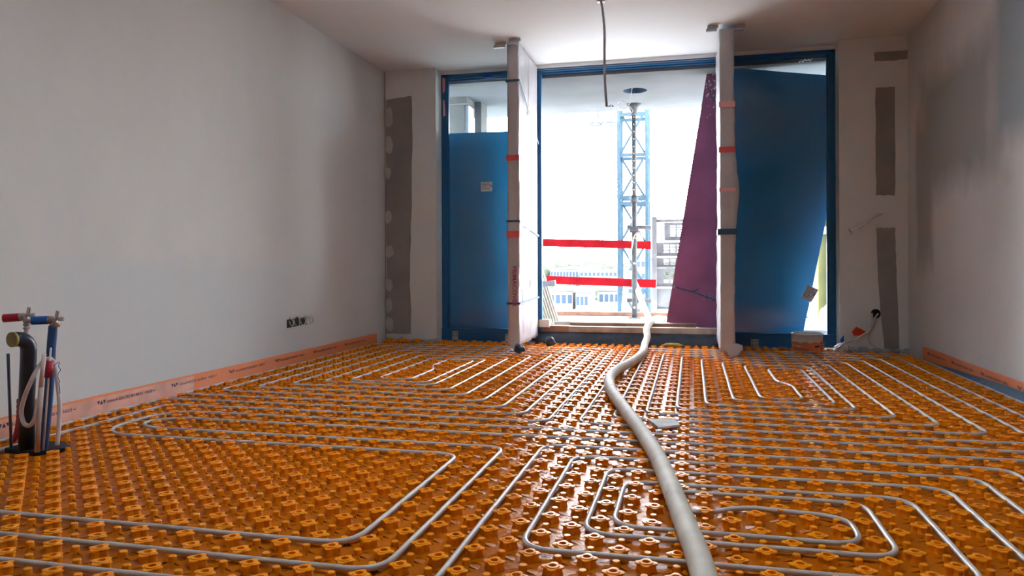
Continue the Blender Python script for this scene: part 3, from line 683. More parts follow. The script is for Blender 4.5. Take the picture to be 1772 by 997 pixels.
# ================================================================== RISERS by the left wall
def D(u, v, Y): return atY(u, v, Y)
Yr = 2.53
root = empty('waste_pipe', (-2.65, 2.53, 0), 'thick blue-black waste pipe with olive end cap by left wall', 'pipe')
pp = [D(46, 781, 2.53), D(46, 700, 2.53), D(49, 625, 2.53), D(49.5, 604, 2.53)]
top = pp[-1]; arc = []; ED = Vector((-.12, -.99, 0)).normalized()
for k in range(1, 7):
    t = R(15 * k); arc.append(top + ED * (.045 * (1 - math.cos(t))) + Vector((0, 0, .045 * math.sin(t))))
MB().tube(pp + arc + [arc[-1] + ED * .02], .0300, 20).build('pipe_body', 'black_pipe', root)
cd = ED; ce = arc[-1] + ED * .02
MB().tube([ce - cd * .004, ce + cd * .008], .0305, 24).build('end_cap', 'olive', root)
def tap(name, sleeve_px, fit_px, mats, Y, label, stem):
    root = empty(name, D(*stem[-1], Y), label, 'pipe fitting')
    a, c_ = D(*sleeve_px[0], Y - .03), D(*sleeve_px[1], Y)
    MB().tube([a, c_], .0172, 18, caps=False).build('sleeve', mats[0], root)
    MB().tube([a.lerp(c_, .12), a.lerp(c_, .13)], .0165, 14).build('plug', 'box_black', root)
    f0, f1 = D(*fit_px[0], Y), D(*fit_px[1], Y)
    b = MB(); b.tube([c_ - (c_ - a) * .05, f0], .0165, 14); b.tube([f0, f0.lerp(f1, .6)], [.0155, .011], 12)
    m = f0.lerp(f1, .45); b.tube([m, m + Vector((0, 0, -.03))], [.013, .0145], 12)
    b.build('elbow', 'brass', root)
    b = MB(); b.bar(m + Vector((-.0, 0, .008)), m + Vector((.008, 0, .036)), .013, .005, (0, 1, 0)); b.bar(m, f1 + Vector((.012, 0, .004)), .006, .016)
    b.build('fixing_lug', 'brass', root)
    s0, s1 = D(*stem[0], Y), D(*stem[-1], Y)
    b = MB()
    for k in range(3):
        q = s0 + Vector((0, 0, .008 - .014 * k)); b.tube([q, q + Vector((0, 0, -.008))], .0135, 12)
    b.build('ferrule', 'brass', root)
    MB().tube(smooth_path([D(*s_, Y) for s_ in stem], 5), mats[2], 14).build('riser', mats[1], root)
    return root
tap('hot_water_stub', ((6, 551), (36, 549)), ((40, 548), (57, 546)), ('tap_red', 'clear_pipe', .0088), 2.56, 'red-sleeved water fitting on a grey riser behind the waste pipe', [(46, 558), (45, 600), (46, 700), (47, 778)])
tap('cold_water_stub', ((55, 555), (85, 554)), ((90, 553.5), (106, 553.5)), ('tap_blue', 'blue_pipe', .0172), 2.545, 'blue-sleeved water fitting on a leaning blue riser', [(92, 564), (89, 600), (86, 660), (80, 730), (74, 778)])
tag(MB().tube([D(14, 612, 2.53), D(17, 700, 2.53), D(19.5, 776, 2.53)], .006, 8).build('steel_rod', 'dark_rod'), 'thin dark grey rod standing left of the waste pipe', 'rod')
lp = [(99, 770), (102, 735), (103, 700), (99, 655), (95, 632), (88, 621.5), (79, 623), (68, 634), (56, 655), (44, 683), (37.5, 708), (40, 730), (49, 737), (58, 729), (63, 712), (66, 690)]
tag(MB().tube(smooth_path([D(u, v, 2.50 if k > 7 else 2.53) for k, (u, v) in enumerate(lp)], 5), .0088, 12).build('conduit_loop', 'white_tube'), 'white plastic conduit looped in front of the waste pipe', 'conduit')
cs = empty('conduit_stub', D(64, 779, 2.47), 'straight white conduit with a beige lower half between the risers', 'conduit')
MB().tube([D(64.5, 782, 2.47), D(67, 725, 2.47), D(70.5, 670, 2.47)], [.0105, .0095, .0088], 12).build('lower_half', 'beige_tube', cs)
MB().tube([D(70.5, 670, 2.47), D(76.5, 613, 2.47)], .0084, 12).build('upper_half', 'white_tube', cs)
hs = empty('pipe_stub', D(77, 775, 2.49), 'thin grey pipe with a dark red sleeve in front of the blue riser', 'pipe')
MB().tube([D(75, 778, 2.5), D(80, 710, 2.5), D(84, 655, 2.5), D(88, 602, 2.5)], .0040, 8).build('pipe_body', 'clear_pipe', hs)
MB().tube([D(83, 653, 2.5), D(86.5, 624, 2.5)], .0135, 14).build('sleeve', 'tap_red', hs)
tag(MB().tube(smooth_path([D(u, v, 2.51) for u, v in ((90, 634), (95, 632), (100, 627), (103, 628), (101, 634), (105, 640), (101, 646), (100.5, 654), (104, 660), (101.5, 664), (103.5, 670), (104, 681))], 4), .0014, 5).build('tie_wire', 'bright_blue'), 'thin blue tie wire dangling beside the white conduit loop', 'wire')
b = MB(); vs = []
cx, cy = -2.665, 2.585; out_ = []
for k in range(22):
    t = 2 * math.pi * k / 22; rr = 1 + .1 * math.sin(5 * t + 1); out_.append((cx + .135 * rr * math.cos(t), cy + .085 * rr * math.sin(t), 0))
b.plate(out_, (0, 0, 1), .018); tag(b.build('foam_collar', 'foam'), 'black foam collar on the floor round the riser pipes', 'foam collar')
cr = MB(); q0 = [D(u, v, 2.66) for u, v in ((34, 690), (33, 725), (28, 752), (20, 768))]
sp = smooth_path(q0, 8); cr.tube(sp, [.0125 if k % 2 else .0108 for k in range(len(sp))], 10); tag(cr.build('corrugated_sleeve', 'tap_red'), 'dark red corrugated sleeve behind the black waste pipe', 'sleeve')

# ================================================================== WALL ELECTRICS
sb = empty('socket_boxes', atX(512, 561, XL), 'row of black socket boxes with loose wires in the left wall', 'socket box')
for k in range(4):
    u = 500.0 + k * 8.6; a = atX(u, 560 - k * 1.6, XL); s_ = .031
    b = MB(); X0 = XL - .001
    # open box: rim ring and a dark well
    for (y0, y1, z0, z1) in ((-s_, s_, s_ * .84, s_), (-s_, s_, -s_, -s_ * .84), (-s_, -s_ * .84, -s_, s_), (s_ * .84, s_, -s_, s_)):
        b.box(X0, XL + .006, a.y + y0, a.y + y1, a.z + z0, a.z + z1)
    b.box(X0, XL + .0015, a.y - s_ * .9, a.y + s_ * .9, a.z - s_ * .9, a.z + s_ * .9)
    b.build('box', 'box_black', sb)
for k, (y_, ph, mt) in enumerate(((5.06, 0, 'white_tube'), (5.09, 1.2, 'black_pipe'), (5.14, .4, 'white_tube'), (5.20, 2.0, 'black_pipe'), (5.23, .8, 'white_tube'), (5.33, 1.5, 'clear_pipe'), (5.36, .5, 'clear_pipe'))):
    z_ = .345; r_ = .028 + .006 * (k % 3)
    pts = [Vector((XL, y_, z_ + .01))] + [Vector((XL + .02 + .022 * math.sin(t * .5 + ph), y_ + r_ * math.sin(t + ph) * .9, z_ - .005 + r_ * math.cos(t + ph))) for t in (0, 1, 2, 3, 4, 5)]
    MB().tube(smooth_path(pts, 4), .0034, 6).build('wire', mt, sb)
# cable stub on the right pier
cs2 = empty('wall_cable', atY(1520, 372, YB), 'white cable stub curling out of the right pier at mid height', 'cable')
cpt = [Vector((atY(1521, 372, YB).x, YB, atY(1521, 372, YB).z))] + [atY(u, v, Yq) for u, v, Yq in ((1512, 376, 6.86), (1506, 382, 6.84), (1492, 391, 6.84), (1481, 395, 6.85), (1474, 401, 6.85))]
MB().tube(smooth_path(cpt, 5), .0088, 10).build('sheath', 'white_tube', cs2)
for dx, dz in ((-.008, .03), (.006, -.012), (.012, .03)):
    MB().tube([cpt[-1], cpt[-1] + Vector((-.012 + dx, 0, -.012 + dz * .6)), cpt[-1] + Vector((-.005 + dx * 2, 0, dz))], .0022, 6).build('core_wire', 'blue_pipe', cs2)
a = cpt[0]; MB().tube([a + Vector((-.03, -.002, 0)), a + Vector((.01, -.012, .006)), a + Vector((.035, -.008, .012))], [.010, .008, .004], 8).build('torn_sleeve', 'white_tube', cs2)
# conduits from the hole low in the right pier
wc = empty('wall_conduits', atY(1513, 600, YB), 'two grey conduits drooping from a hole low in the right pier', 'conduit')
h0 = atY(1515, 543, YB)
MB().lathe([(.0, .0), (.036, .0), (.04, .004)], 14, (h0.x, YB - .002, h0.z), (0, -1, 0)).build('wall_hole', 'box_black', wc)
c1 = [Vector((h0.x - .03, YB, h0.z))] + [atY(u, v, y) for u, v, y in ((1509, 550, 6.85), (1509, 560, 6.83), (1505, 572, 6.81), (1493, 580, 6.78), (1478, 589, 6.74), (1463, 593, 6.72), (1449, 604, 6.70))]
c2 = [Vector((h0.x + .02, YB, h0.z))] + [atY(u, v, y) for u, v, y in ((1514, 551, 6.86), (1512, 563, 6.84), (1504, 578, 6.83), (1504, 590, 6.82), (1514, 599, 6.80), (1529, 605, 6.76))]
MB().tube(smooth_path(c1, 5), .0088, 10).build('conduit', 'clear_pipe', wc)
MB().tube(smooth_path(c2, 5), .0062, 10).build('conduit', 'clear_pipe', wc)
MB().tube([c2[-1] - Vector((.05, 0, -.015)), c2[-1] + Vector((.005, 0, 0))], .0105, 10).build('conduit_end', 'white_tube', wc)
b = MB(); q = [atY(u, v, 6.84) for u, v in ((1481.5, 565.5), (1497, 573), (1498.5, 577), (1497, 580), (1478, 581), (1474, 575))]
b.plate(q, (0, 1, .1), .006); tag(b.build('warning_tag', 'red_card'), 'red-orange plastic tag hanging on the conduit by the right pier', 'tag')
# film and dust clump at the right frame corner
fl = lump((1.22, 6.78, .045), .05, .05, .045, 3.3, .45); tag(fl.build('film_clump', 'white_plastic'), 'crumpled clear film at the foot of the right window jamb', 'film')
b = MB(); a = atY(1457, 590, 6.88); b.plate([(a.x - .02, 6.86, a.z - .03), (a.x + .015, 6.86, a.z), (a.x + .01, 6.86, a.z + .05), (a.x - .015, 6.86, a.z + .02)], (0, 1, 0), .003); tag(b.build('tape_scrap', 'bright_blue'), 'bright blue tape scrap at the foot of the right window jamb', 'tape')

# ================================================================== BUCKET
bx, by = .945, 6.72
bk = empty('bucket', (bx, by, .024), 'milky white bucket with an orange label below the right window', 'bucket')
MB().lathe([(.0, .026), (.112, .026), (.114, .03), (.122, .115), (.126, .165), (.130, .167), (.130, .176), (.124, .178), (.121, .170), (.110, .035), (.0, .032)], 40, (bx, by, 0)).build('body', 'bucket', bk)
b = MB(); n = 40; vs = []
for k in range(n + 1):
    t = R(180) + R(205) * k / n - R(5); zt = .108 + .006 * math.sin(k * .9) - (.028 if k > 32 else 0)
    for z in (.034, zt):
        r_ = .1145 + (z - .03) * .094 + .0012; vs.append((bx + r_ * math.cos(t), by + r_ * math.sin(t), z))
b.add(vs, [(2 * k, 2 * k + 2, 2 * k + 3, 2 * k + 1) for k in range(n)], True); lb = b.build('orange_label', 'bucket_orange', bk)
a = R(-52); b = MB()
for k, (da, h, z) in enumerate(((-14, .012, .073), (-10, .016, .072), (-5, .012, .075), (0, .012, .075), (5, .012, .075))):
    t = a + R(da); r_ = .1205; n_ = Vector((math.cos(t), math.sin(t), 0)); b.obox(Vector((bx, by, z)) + n_ * r_, .002, .009, h, Matrix.Rotation(t, 3, 'Z'))
b.build('printed_mark', 'print', lb)
t = R(-30); n_ = Vector((math.cos(t), math.sin(t), 0)); MB().obox(Vector((bx, by, .075)) + n_ * .122, .006, .018, .085, Matrix.Rotation(t, 3, 'Z')).build('orange_bar', 'orange_bar', bk)
t = R(195); MB().tube(smooth_path([Vector((bx - .125, by, .16)), Vector((bx - .13, by - .06, .10)), Vector((bx - .12, by - .1, .08)), Vector((bx - .02, by - .135, .068))], 5), .0022, 6).build('handle', 'galv', bk)

# ================================================================== FLOOR LITTER
b = MB(); q = [atZ(u, v, .027) for u, v in ((1120, 728), (1166, 728), (1177, 738), (1140, 743), (1133, 737))]
tag(b.plate(q, (0, 0, 1), .009).build('plaster_offcut', 'dust_pale'), 'flat grey plaster offcut lying on the studs right of the hose', 'offcut')
lp_ = lump((-.165, 6.87, .038), .075, .03, .014, 9.0, .5); tag(lp_.build('foam_scrap', 'yellow'), 'ragged yellow foam scrap on the floor before the threshold', 'scrap')
random.seed(3)
b = MB()
for k in range(420):
    x = random.uniform(-2.4, 1.3); y = 7.0 - abs(random.gauss(0, .05))
    if x > .9: y -= random.uniform(0, .25)
    s_ = random.uniform(.002, .009); b.obox((x, y, .002 + s_ * .3), s_, s_ * 1.3, s_ * .6, Matrix.Rotation(random.uniform(0, 3), 3, 'Z'))
o = b.build('mortar_crumbs', 'dust', kind='stuff'); tag(o, 'grey mortar crumbs scattered along the foot of the windows', 'rubble')

# ================================================================== THRESHOLD TIMBER
def board(u0, v0, u1, v1, Y, dep, material, name, label, zfix=None):
    a, c_ = atY(u0, v0, Y), atY(u1, v1, Y)
    b = MB(); b.box(a.x, c_.x, Y, Y + dep, c_.z, a.z); return tag(b.build(name, material), label, 'board')
X_ = lambda u, Y: atY(u, 500, Y).x
tag(MB().box(X_(936, 7.09), X_(984, 7.09), 7.09, 7.19, .115, .172).build('timber_block', 'wood'), 'short brown timber block at the left end of the threshold', 'timber')
tag(MB().box(X_(984, 7.09), .24, 7.09, 7.19, .115, .168).build('threshold_beam', 'wood_pale'), 'long weathered grey beam lying on the threshold', 'timber')
tag(MB().box(X_(985, 7.22), X_(1205, 7.22), 7.262, 7.36, .152, .194).build('threshold_plank', 'wood'), 'reddish brown plank behind the grey threshold beam', 'timber')
tag(MB().box(X_(962, 8.8), X_(1225, 8.8), 8.78, 8.84, .15, .20).build('toe_board', 'wood'), 'thin brown toe board along the balcony edge', 'timber')
b = MB(); c_ = atY(1110, 553, 7.7); b.box(c_.x - .06, c_.x + .1, 7.6, 7.75, .15, .185); tag(b.build('packing_block', 'white_plastic'), 'white packing block under the hose on the balcony', 'block')
# bundle of laths leaning outside the left wrapped door
for k in range(7):
    a = atY(942 + 4.4 * k, 562, 7.36); a.z = .197 if False else .152; c_ = atY(899 + 4.6 * k, 432, 7.36)
    tag(MB().bar(a, c_, .0165, .045, (0, 1, 0)).build('timber_lath', 'lath'), ('leftmost', 'second', 'third', 'middle', 'fifth', 'sixth', 'rightmost')[k] + ' slim pale lath, counted from the left, in the bundle leaning by the door', 'lath', 'laths leaning in a bundle by the door')
a, c_ = atY(935, 496, 7.31), atY(962, 486, 7.31); tag(MB().obox((a + c_) / 2, .15, .05, .055, Matrix.Rotation(R(-6), 3, 'Y')).build('white_batten', 'white_foam'), 'white batten across the bundle of pale laths', 'batten')
fb = empty('foam_block', (-1.33, 7.12, .12), 'white foam block with a yellow end at the foot of the laths', 'block')
a = atY(934, 569, 7.08); c_ = atY(951, 553, 7.08)
MB().box(a.x, c_.x, 7.06, 7.16, .16, c_.z).build('block_body', 'white_foam', fb); MB().box(a.x - .035, a.x, 7.055, 7.165, .16, c_.z - .01).build('yellow_end', 'yellow', fb)
b = MB(); a = atY(966, 560, 7.3); b.obox((a.x + .03, 7.33, .175), .16, .08, .045, Matrix.Rotation(R(20), 3, 'Z')); tag(b.build('white_offcut', 'white_foam'), 'white offcut lying at the foot of the leaning laths', 'offcut')

# ================================================================== BALCONY
bal = struct(MB().box(-6.0, 4.5, 7.31, 8.9, -.12, .15).build('balcony_floor', 'balcony'))
# soffit with the round lamp recess
hc = atZ(1099, 157, 2.57); hr = .125
b = MB(); sx0, sx1, sy0, sy1 = -6.0, 4.5, 7.14, 8.9; n = 32
ringp = [(hc.x + hr * math.cos(2 * math.pi * k / n), hc.y + hr * math.sin(2 * math.pi * k / n), 2.57) for k in range(n)]
sq = []
for k in range(n):
    t = 2 * math.pi * k / n; m_ = max(abs(math.cos(t)), abs(math.sin(t))); sq.append((hc.x + .3 * math.cos(t) / m_, hc.y + .3 * math.sin(t) / m_, 2.57))
b.add(ringp + sq, [(k, (k + 1) % n, n + (k + 1) % n, n + k) for k in range(n)])
ax0, ax1, ay0, ay1 = hc.x - .3, hc.x + .3, hc.y - .3, hc.y + .3
for (xa, xb, ya, yb) in ((sx0, ax0, sy0, sy1), (ax1, sx1, sy0, sy1), (ax0, ax1, sy0, ay0), (ax0, ax1, ay1, sy1)):
    b.add([(xa, ya, 2.57), (xb, ya, 2.57), (xb, yb, 2.57), (xa, yb, 2.57)], [(0, 3, 2, 1)])
b.box(sx0, sx1, sy0, sy1, 2.75, 2.95)
b.add([(sx0, sy0, 2.57), (sx1, sy0, 2.57), (sx1, sy0, 2.75), (sx0, sy0, 2.75)], [(0, 1, 2, 3)])
b.add([(sx0, sy1, 2.57), (sx1, sy1, 2.57), (sx1, sy1, 2.75), (sx0, sy1, 2.75)], [(0, 1, 2, 3)])
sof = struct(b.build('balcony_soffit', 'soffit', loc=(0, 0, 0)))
b = MB(); b.add([(x, y, 2.57) for x, y, z in ringp] + [(x, y, 2.70) for x, y, z in ringp], [(k, n + k, n + (k + 1) % n, (k + 1) % n) for k in range(n)] + [[n + k for k in range(n)]])
b.build('lamp_recess', 'dark_recess', sof)
MB().tube(smooth_path([atZ(u, v, 2.567) for u, v in ((1383, 107), (1387, 104), (1389, 107), (1393, 102), (1396, 105), (1399, 102), (1401, 105), (1406, 101))], 4), .006, 5).build('scribbled_mark', 'print_grey', sof)
lw = empty('lamp_wire', hc + Vector((0, 0, -.2)), 'thin coiled lamp wire hanging from the round soffit recess', 'wire')
wp = [Vector((hc.x - .02, hc.y, 2.66))] + [atY(u, v, hc.y) for u, v in ((1091, 168), (1090, 178), (1083, 187), (1073, 186), (1068, 180), (1073, 175), (1083, 178), (1091, 186), (1095, 193), (1084, 199), (1070, 195))]
MB().tube(smooth_path(wp, 5), .0035, 6).build('wire', 'galv', lw)
tag(MB().tube(smooth_path([atY(u, v, 10.4) for u, v in ((1073, 212), (1045, 212), (1040, 216), (1030, 218), (1022, 216), (1022, 213), (1034, 212), (1041, 215))], 5), .010, 6).build('cable_ring', 'mast'), 'looped cable sticking out left of the lattice mast', 'cable')
tag(MB().tube(smooth_path([atY(u, v, 8.85) for u, v in ((1034, 196), (1035, 201), (1037, 204), (1034, 204))], 4), .010, 6).build('soffit_hook', 'galv'), 'small metal hook under the soffit edge', 'hook')
# precast divider at the left
dv = empty('precast_divider', (-2.6, 7.9, .15), 'grey precast concrete pier outside the left window', 'concrete pier')
MB().box(-3.2, X_(803, 7.73), 7.75, 7.95, .15, 2.5).build('pier_panel', 'concrete', dv)
MB().box(X_(803, 7.73), X_(812, 7.80), 7.80, 7.98, .15, 2.5).build('pier_edge', 'white_plastic', dv)
MB().box(-3.2, X_(809, 7.70), 7.70, 8.02, 2.495, 2.57).build('capping_ledge', 'concrete', dv)
MB().box(X_(822, 8.0), X_(836, 8.05), 8.0, 8.25, .15, 2.57).build('rear_pier', 'concrete', dv)
# sheets leaning against the outside of the windows
def sheet(px, Y, th, material, name, label, lean=0.0):
    q = [atY(u, v, Y + lean * (1 if v > 300 else 0)) for u, v in px]; b = MB(); b.plate(q, (0, 1, 0), th); return tag(b.build(name, material), label, 'sheet')
def blue(px, label, zb):  # stand-ins for the purple board as it looks through the panes
    q = [atY(u, v, 7.235) for u, v in px]; q[2].z = zb; q[3].z = zb
    return tag(MB().plate(q, (0, 1, 0), .02).build('pane_blue_sheet', 'pane_blue_sheet'), label, 'sheet')
blue(((764, 231.5), (884, 227), (884, 610), (764, 600)), 'sheet covering most of the left window, given the blue look of the pane', -.04)
blue(((1262, 117), (1479, 134), (1383.5, 612), (1256, 605)), 'tilted sheet outside the right window, given the blue look of the pane', -.04)
ps = sheet(((1225, 115), (1330, 122), (1330, 585), (1153, 558)), 7.36, .021, 'purple', 'purple_board', 'tall purple plywood board leaning behind the right wrapped door', .06)
random.seed(11); b = MB()
for k in range(46):
    u = random.uniform(1222, 1238); v = 118 + abs(random.gauss(0, 38)); v = min(v, 330)
    if u < 1226 - (v - 115) * .16: continue
    a = atY(u, v, 7.355 + .06 * (1 if False else 0)); r_ = random.uniform(.003, .011)
    b.plate([(a.x + r_ * math.cos(t) * random.uniform(.5, 1), a.y, a.z + 1.5 * r_ * math.sin(t) * random.uniform(.5, 1)) for t in (0, 1, 2, 3.1, 4.2, 5.2)], (0, -1, 0), .0008)
b.build('paint_specks', 'dust_pale', ps, kind='stuff')
a = atY(1217, 520, 7.398); text_mesh('stencilled_number', '18', .11, (a.x, a.y, a.z), (1, 0, 0), (0, 0, 1), 'stencil', ps, width=.095)
ps2 = empty('board_cord', atY(1170, 497, 7.33), 'dark blue cord tied through the purple board', 'cord')
MB().tube(smooth_path([atY(u, v, 7.385) for u, v in ((1168, 496), (1178, 500), (1190, 503), (1205, 507), (1222, 514), (1242, 521))], 4), .0065, 6).build('cord', 'strap', ps2)
MB().tube(smooth_path([atY(u, v, 7.385) for u, v in ((1198, 506), (1203, 503), (1209, 500))], 4), .006, 6).build('cord_tail', 'strap', ps2)
a = atY(1168, 496.5, 7.385); MB().lathe([(0, 0), (.011, 0), (.013, .003), (.013, .006)], 12, a, (0, -1, 0)).build('eyelet', 'galv', ps2)
tag(MB().tube(smooth_path([atY(u, v, 7.34) for u, v in ((1228, 157), (1229, 165), (1233, 173), (1240, 176))], 4), .006, 6).build('loose_string', 'strap'), 'short dark blue cord at the top of the purple board', 'cord')
# things seen in the gap right of the tilted sheet
b = MB(); a, c_ = atY(1416, 330, 8.3), atY(1437, 545, 8.3); b.box(a.x, c_.x, 8.3, 8.4, .15, 2.2); tag(b.build('insulation_board', 'insul'), 'pale yellow insulation board standing outside right of the tilted sheet', 'insulation')
b = MB(); a, c_ = atY(1437, 200, 8.2), atY(1449, 560, 8.2); b.box(a.x, c_.x, 8.2, 8.28, .15, 2.3); tag(b.build('white_post', 'post_white'), 'white post right of the yellow insulation board', 'post')
b = MB(); a, c_ = atY(1406, 300, 8.2), atY(1415, 560, 8.2); b.box(a.x, c_.x, 8.2, 8.28, .15, 2.3); tag(b.build('white_post', 'post_white'), 'white post left of the yellow insulation board', 'post')
b = MB(); a, c_ = atY(1415, 392, 8.19), atY(1437, 405, 8.19); b.box(a.x - .03, c_.x + .02, 8.18, 8.2, c_.z, a.z); tag(b.build('cross_rail', 'post_white'), 'white cross rail in front of the yellow insulation board', 'rail')
a = atY(1434, 563, 7.75); tag(lump((a.x, 7.75, .24), .09, .08, .11, 6.1, .35).build('plastic_sack', 'white_plastic'), 'crumpled white plastic sack outside the right window corner', 'sack')
b = MB()
for k in range(4):
    a = atY(1402, 535 + k * 10, 8.75); b.box(a.x - .15, a.x + .16, 8.75, 8.78, a.z - .02, a.z + .012)
b.box(a.x + .14, a.x + .17, 8.75, 8.78, .15, .5); tag(b.build('slatted_crate', 'galv'), 'pale slatted crate at the balcony edge behind the right window', 'crate')

# steel prop
px_ = X_(1098, 8.55); pz0 = .15
pr = empty('steel_prop', (px_, 8.55, pz0), 'perforated telescopic steel prop standing under the soffit', 'prop')
b = MB(); b.box(px_ - .065, px_ + .065, 8.485, 8.615, .15, .16); b.build('base_plate', 'prop', pr)
zm = atY(1098, 398, 8.55).z; zj = atY(1098, 345, 8.55).z
MB().tube([(px_, 8.55, .16), (px_, 8.55, zj)], .030, 16).build('outer_tube', 'prop', pr)
MB().tube([(px_, 8.55, zj - .02), (px_, 8.55, 2.50)], .024, 16).build('inner_tube', 'prop', pr)
MB().tube([(px_, 8.55, zj - .03), (px_, 8.55, zj + .03)], .045, 16).build('collar_nut', 'prop', pr)
MB().tube([(px_, 8.55, 2.44), (px_, 8.55, 2.52), (px_, 8.55, 2.57)], [.03, .045, .085], 14).build('head_plate', 'prop', pr)
for k in range(12):
    z = 2.42 - .082 * k; MB().lathe([(0, .0), (.0075, .0), (.0075, -.004)], 10, (px_, 8.55 - .0245, z), (0, -1, 0)).build('pin_hole', 'white_plastic', pr)
for k in range(2): MB().lathe([(0, 0), (.013, 0), (.013, -.004)], 10, (px_, 8.55 - .0305, .27 + .08 * k * 0 + (.5 * k)), (0, -1, 0)).build('pin_hole', 'white_plastic', pr)
cl = MB(); cl.obox((px_, 8.53, zm), .10, .09, .06); cl.tube([(px_ - .05, 8.49, zm), (px_ + .05, 8.49, zm)], .018, 8); cl.build('clamp', 'prop', pr)
# rope round the prop
rp_ = [Vector((px_ + .05 * math.cos(t * .9), 8.55 + .05 * math.sin(t * .9), zm - .03 - .012 * t)) for t in range(9)] + [atY(1112, 415, 8.5), atY(1106, 402, 8.48), atY(1098, 408, 8.5), atY(1094, 425, 8.5), atY(1088, 455, 8.6), atY(1083, 478, 8.75)]
tag(MB().tube(smooth_path(rp_, 4), .007, 6).build('tie_rope', 'rope'), 'frayed rope knotted on the prop and running down to the hose', 'rope')
for v, lab in ((393, 'upper horizontal scaffold tube clamped to the steel prop'), (519.5, 'lower horizontal scaffold tube behind the steel prop')):
    a, c_ = atY(1085, v, 8.62), atY(1127, v + 1, 8.62); tag(MB().tube([a, c_], .024, 12).build('scaffold_tube', 'prop'), lab, 'tube')
# red guard boards
for (u0, v0, u1, v1, Y, lab, nm) in ((928, 413, 1127, 417.5, 8.72, 'upper red guard board across the balcony opening', 0), (946, 477.5, 1135, 484, 8.70, 'lower red guard board across the balcony opening', 1)):
    a, c_ = atY(u0, v0, Y), atY(u1, v1, Y); h = .092
    root = empty('guard_board', (a + c_) / 2, lab, 'board')
    MB().bar(a - Vector((0, 0, h / 2)), c_ - Vector((0, 0, h / 2)), .025, h).build('red_plank', 'red_board', root)
    if nm == 0: MB().bar(a - Vector((.05, 0, h / 2)), a - Vector((-.02, 0, h / 2)), .028, h + .002).build('white_end', 'white_foam', root)
# perforated gate at the hoist
gt = empty('hoist_gate', (-.25, 9.4, .1), 'grey perforated sheet steel gate beside the lattice mast', 'gate')
Yg = 9.4; gx0, gx1 = X_(1128.5, Yg), X_(1137, Yg); zt, zb = atY(1132, 375, Yg).z, atY(1132, 541, Yg).z
MB().box(gx0, gx1, Yg - .03, Yg + .03, -8, zt).build('gate_post', 'gate', gt)
gx2 = gx1 + .52
def perf(x0, x1, z0, z1, cols, rows, name, mx_=.12, mz_=.18):
    b = MB(); cw = (x1 - x0) * (1 - mx_ * 2) / cols; rh = (z1 - z0) * (1 - mz_ * 2) / rows; xa, za = x0 + (x1 - x0) * mx_, z0 + (z1 - z0) * mz_
    b.box(x0, xa, Yg, Yg + .004, z0, z1); b.box(x1 - (x1 - x0) * mx_, x1, Yg, Yg + .004, z0, z1)
    b.box(xa, x1 - (x1 - x0) * mx_, Yg, Yg + .004, z0, za); b.box(xa, x1 - (x1 - x0) * mx_, Yg, Yg + .004, z1 - (z1 - z0) * mz_, z1)
    for i in range(cols):
        b.box(xa + i * cw, xa + (i + .28) * cw, Yg, Yg + .004, za, z1 - (z1 - z0) * mz_)
        for j in range(rows): b.box(xa + (i + .28) * cw, xa + (i + 1) * cw, Yg, Yg + .004, za + j * rh, za + (j + .5) * rh)
    b.box(x0, x1, Yg - .02, Yg, z0, z0 + .012)
    return b.build(name, 'gate', gt)
zz = [atY(1160, v, Yg).z for v in (385, 418, 444, 463, 497)]
perf(gx1 + .09, gx2, zz[1] + .01, zz[0], 4, 5, 'perforated_panel'); perf(gx1, gx2, zz[2], zz[1] - .01, 5, 3, 'perforated_panel'); perf(gx1, gx2, zz[3], zz[2] - .012, 5, 3, 'perforated_panel'); perf(gx1, gx2, zz[4], zz[3] - .012, 5, 6, 'perforated_panel')
MB().box(gx1, gx2, Yg, Yg + .004, zb + .05, zz[4] - .015).build('kick_panel', 'gate', gt)
MB().tube([(gx1, Yg, atY(1160, 382, Yg).z), (gx2, Yg, atY(1160, 382, Yg).z)], .02, 10).build('top_rail', 'gate', gt)
MB().box(gx1, gx2, Yg - .02, Yg + .02, zb, zb + .05).build('bottom_rail', 'gate', gt)
# lattice mast
Ym = 10.4; mx0, mx1 = X_(1071.5, Ym), X_(1120, Ym); mw = mx1 - mx0
ms = empty('lattice_mast', ((mx0 + mx1) / 2, Ym + mw / 2, -8), 'blue-grey steel lattice hoist mast beyond the balcony', 'mast')
for x in (mx0, mx1):
    for y in (Ym, Ym + mw): MB().tube([(x, y, -8), (x, y, 3.6)], .026, 10).build('leg', 'mast', ms)
zs_ = [atY(1096, 268, Ym).z + .61 * k for k in range(-6, 3)]
for k, z in enumerate(zs_):
    for y in (Ym, Ym + mw):
        MB().bar((mx0, y, z + (0.03 if k % 2 else 0)), (mx1, y, z + (.03 if k % 2 else 0)), .03, .045).build('rung', 'mast', ms)
        if k % 2: MB().bar((mx0, y, z - .055), (mx1, y, z - .055), .03, .045).build('rung', 'mast', ms)
    for x in (mx0, mx1): MB().bar((x, Ym, z), (x, Ym + mw, z), .03, .04).build('rung', 'mast', ms)
for k in range(len(zs_) - 1):
    for y in (Ym,):
        za, zb_ = zs_[k] + .03, zs_[k + 1] - .03
        MB().bar((mx0 + .03, y, za), (mx1 - .03, y, zb_), .026, .03).build('brace', 'mast', ms); MB().bar((mx1 - .03, y + .02, za), (mx0 + .03, y + .03, zb_), .026, .03).build('brace', 'mast', ms)

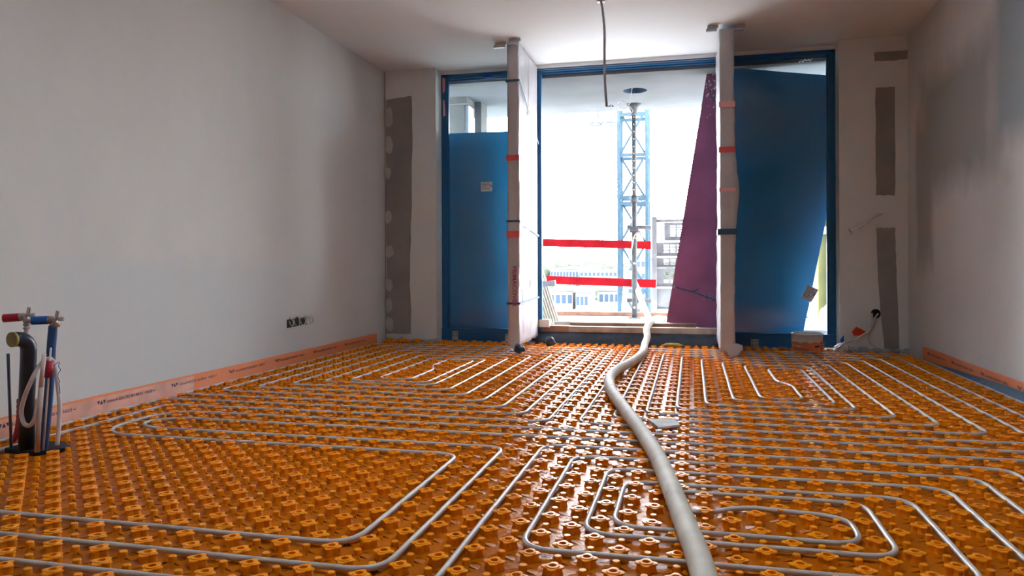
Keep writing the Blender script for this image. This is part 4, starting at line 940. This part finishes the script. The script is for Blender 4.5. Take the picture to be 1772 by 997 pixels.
# ================================================================== THE TOWN BEYOND
ZG = -8.0
struct(MB().box(-900, 900, 12, 1500, ZG - .5, ZG).build('ground', 'ground'))
def building(u0, u1, vt, Y, dep, label, rows=1, cols=6, vwin=None, name='building'):
    a, c_ = atY(u0, vt, Y), atY(u1, vt, Y); root = empty(name, ((a.x + c_.x) / 2, Y + dep / 2, ZG), label, 'building')
    MB().box(a.x, c_.x, Y, Y + dep, ZG, a.z).build('wall', 'bwall', root)
    MB().box(a.x - .4, c_.x + .4, Y - .4, Y + dep + .4, a.z, a.z + .35).build('roof', 'bwall', root)
    w = (c_.x - a.x) / cols; h = a.z - ZG
    for r in range(rows):
        zc = ZG + h * (r + .55) / rows
        for k in range(cols):
            x = a.x + w * (k + .5); MB().box(x - w * .33, x + w * .33, Y - .08, Y + .05, zc - h / rows * .22, zc + h / rows * .22).build('window', 'bwin', root)
building(952, 1001, 466, 230, 20, 'long white building behind the left end of the lower red board', 2, 9)
building(1003, 1068, 469, 215, 22, 'white office building left of the lattice mast', 3, 9)
building(950, 991, 503, 140, 14, 'white shed below the lower red board at left', 1, 4, name='shed')
building(996, 1018, 506, 135, 10, 'low shed with blue glazing below the red board', 1, 3, name='shed')
building(1036, 1072, 503, 150, 12, 'flat white shed left of the foot of the mast', 1, 4, name='shed')
building(1100, 1126, 448, 120, 16, 'white building with window bands seen through the mast', 5, 3)
building(1126, 1142, 505, 150, 10, 'pale block behind the foot of the gate', 1, 2, name='shed')
building(1385, 1470, 520, 90, 14, 'white striped building seen below the tilted sheet', 3, 5)
building(985, 1030, 463, 330, 20, 'distant pale block behind the white buildings', 2, 6)
def tree(u, v, Y, rad, label, group):
    a = atY(u, v, Y); root = empty('tree', (a.x, Y, ZG), label, 'tree', group)
    b = MB()
    for k in range(7):
        c_ = (a.x + random.uniform(-.6, .6) * rad, Y + random.uniform(-.5, .5) * rad, a.z - rad * random.uniform(.7, 1.5)); lb_ = lump(c_, rad * .7, rad * .7, rad * .6, random.random() * 50, .35, 12, 8); b.add(lb_.v, lb_.f, True)
    b.build('crown', 'tree', root); MB().tube([(a.x, Y, ZG), (a.x, Y, a.z - rad)], max(.2, rad * .07), 8).build('trunk', 'trunk', root)
for u, v in ((955, 486), (968, 489), (980, 492), (993, 491), (1006, 494), (1018, 492), (1032, 495), (1044, 494)):
    tree(u, v, 175, 2.3, 'bushy green tree in the row below the lower red board', 'trees below the red board')
for k in range(17):
    u = 928 + k * 17 + random.uniform(-3, 3); tree(u, 451 + random.uniform(-4, 4) + (4 if u < 960 else 0), 400 + 26 * (k % 3), 7.5, 'hazy tree on the wooded horizon behind the town', 'trees on the horizon')
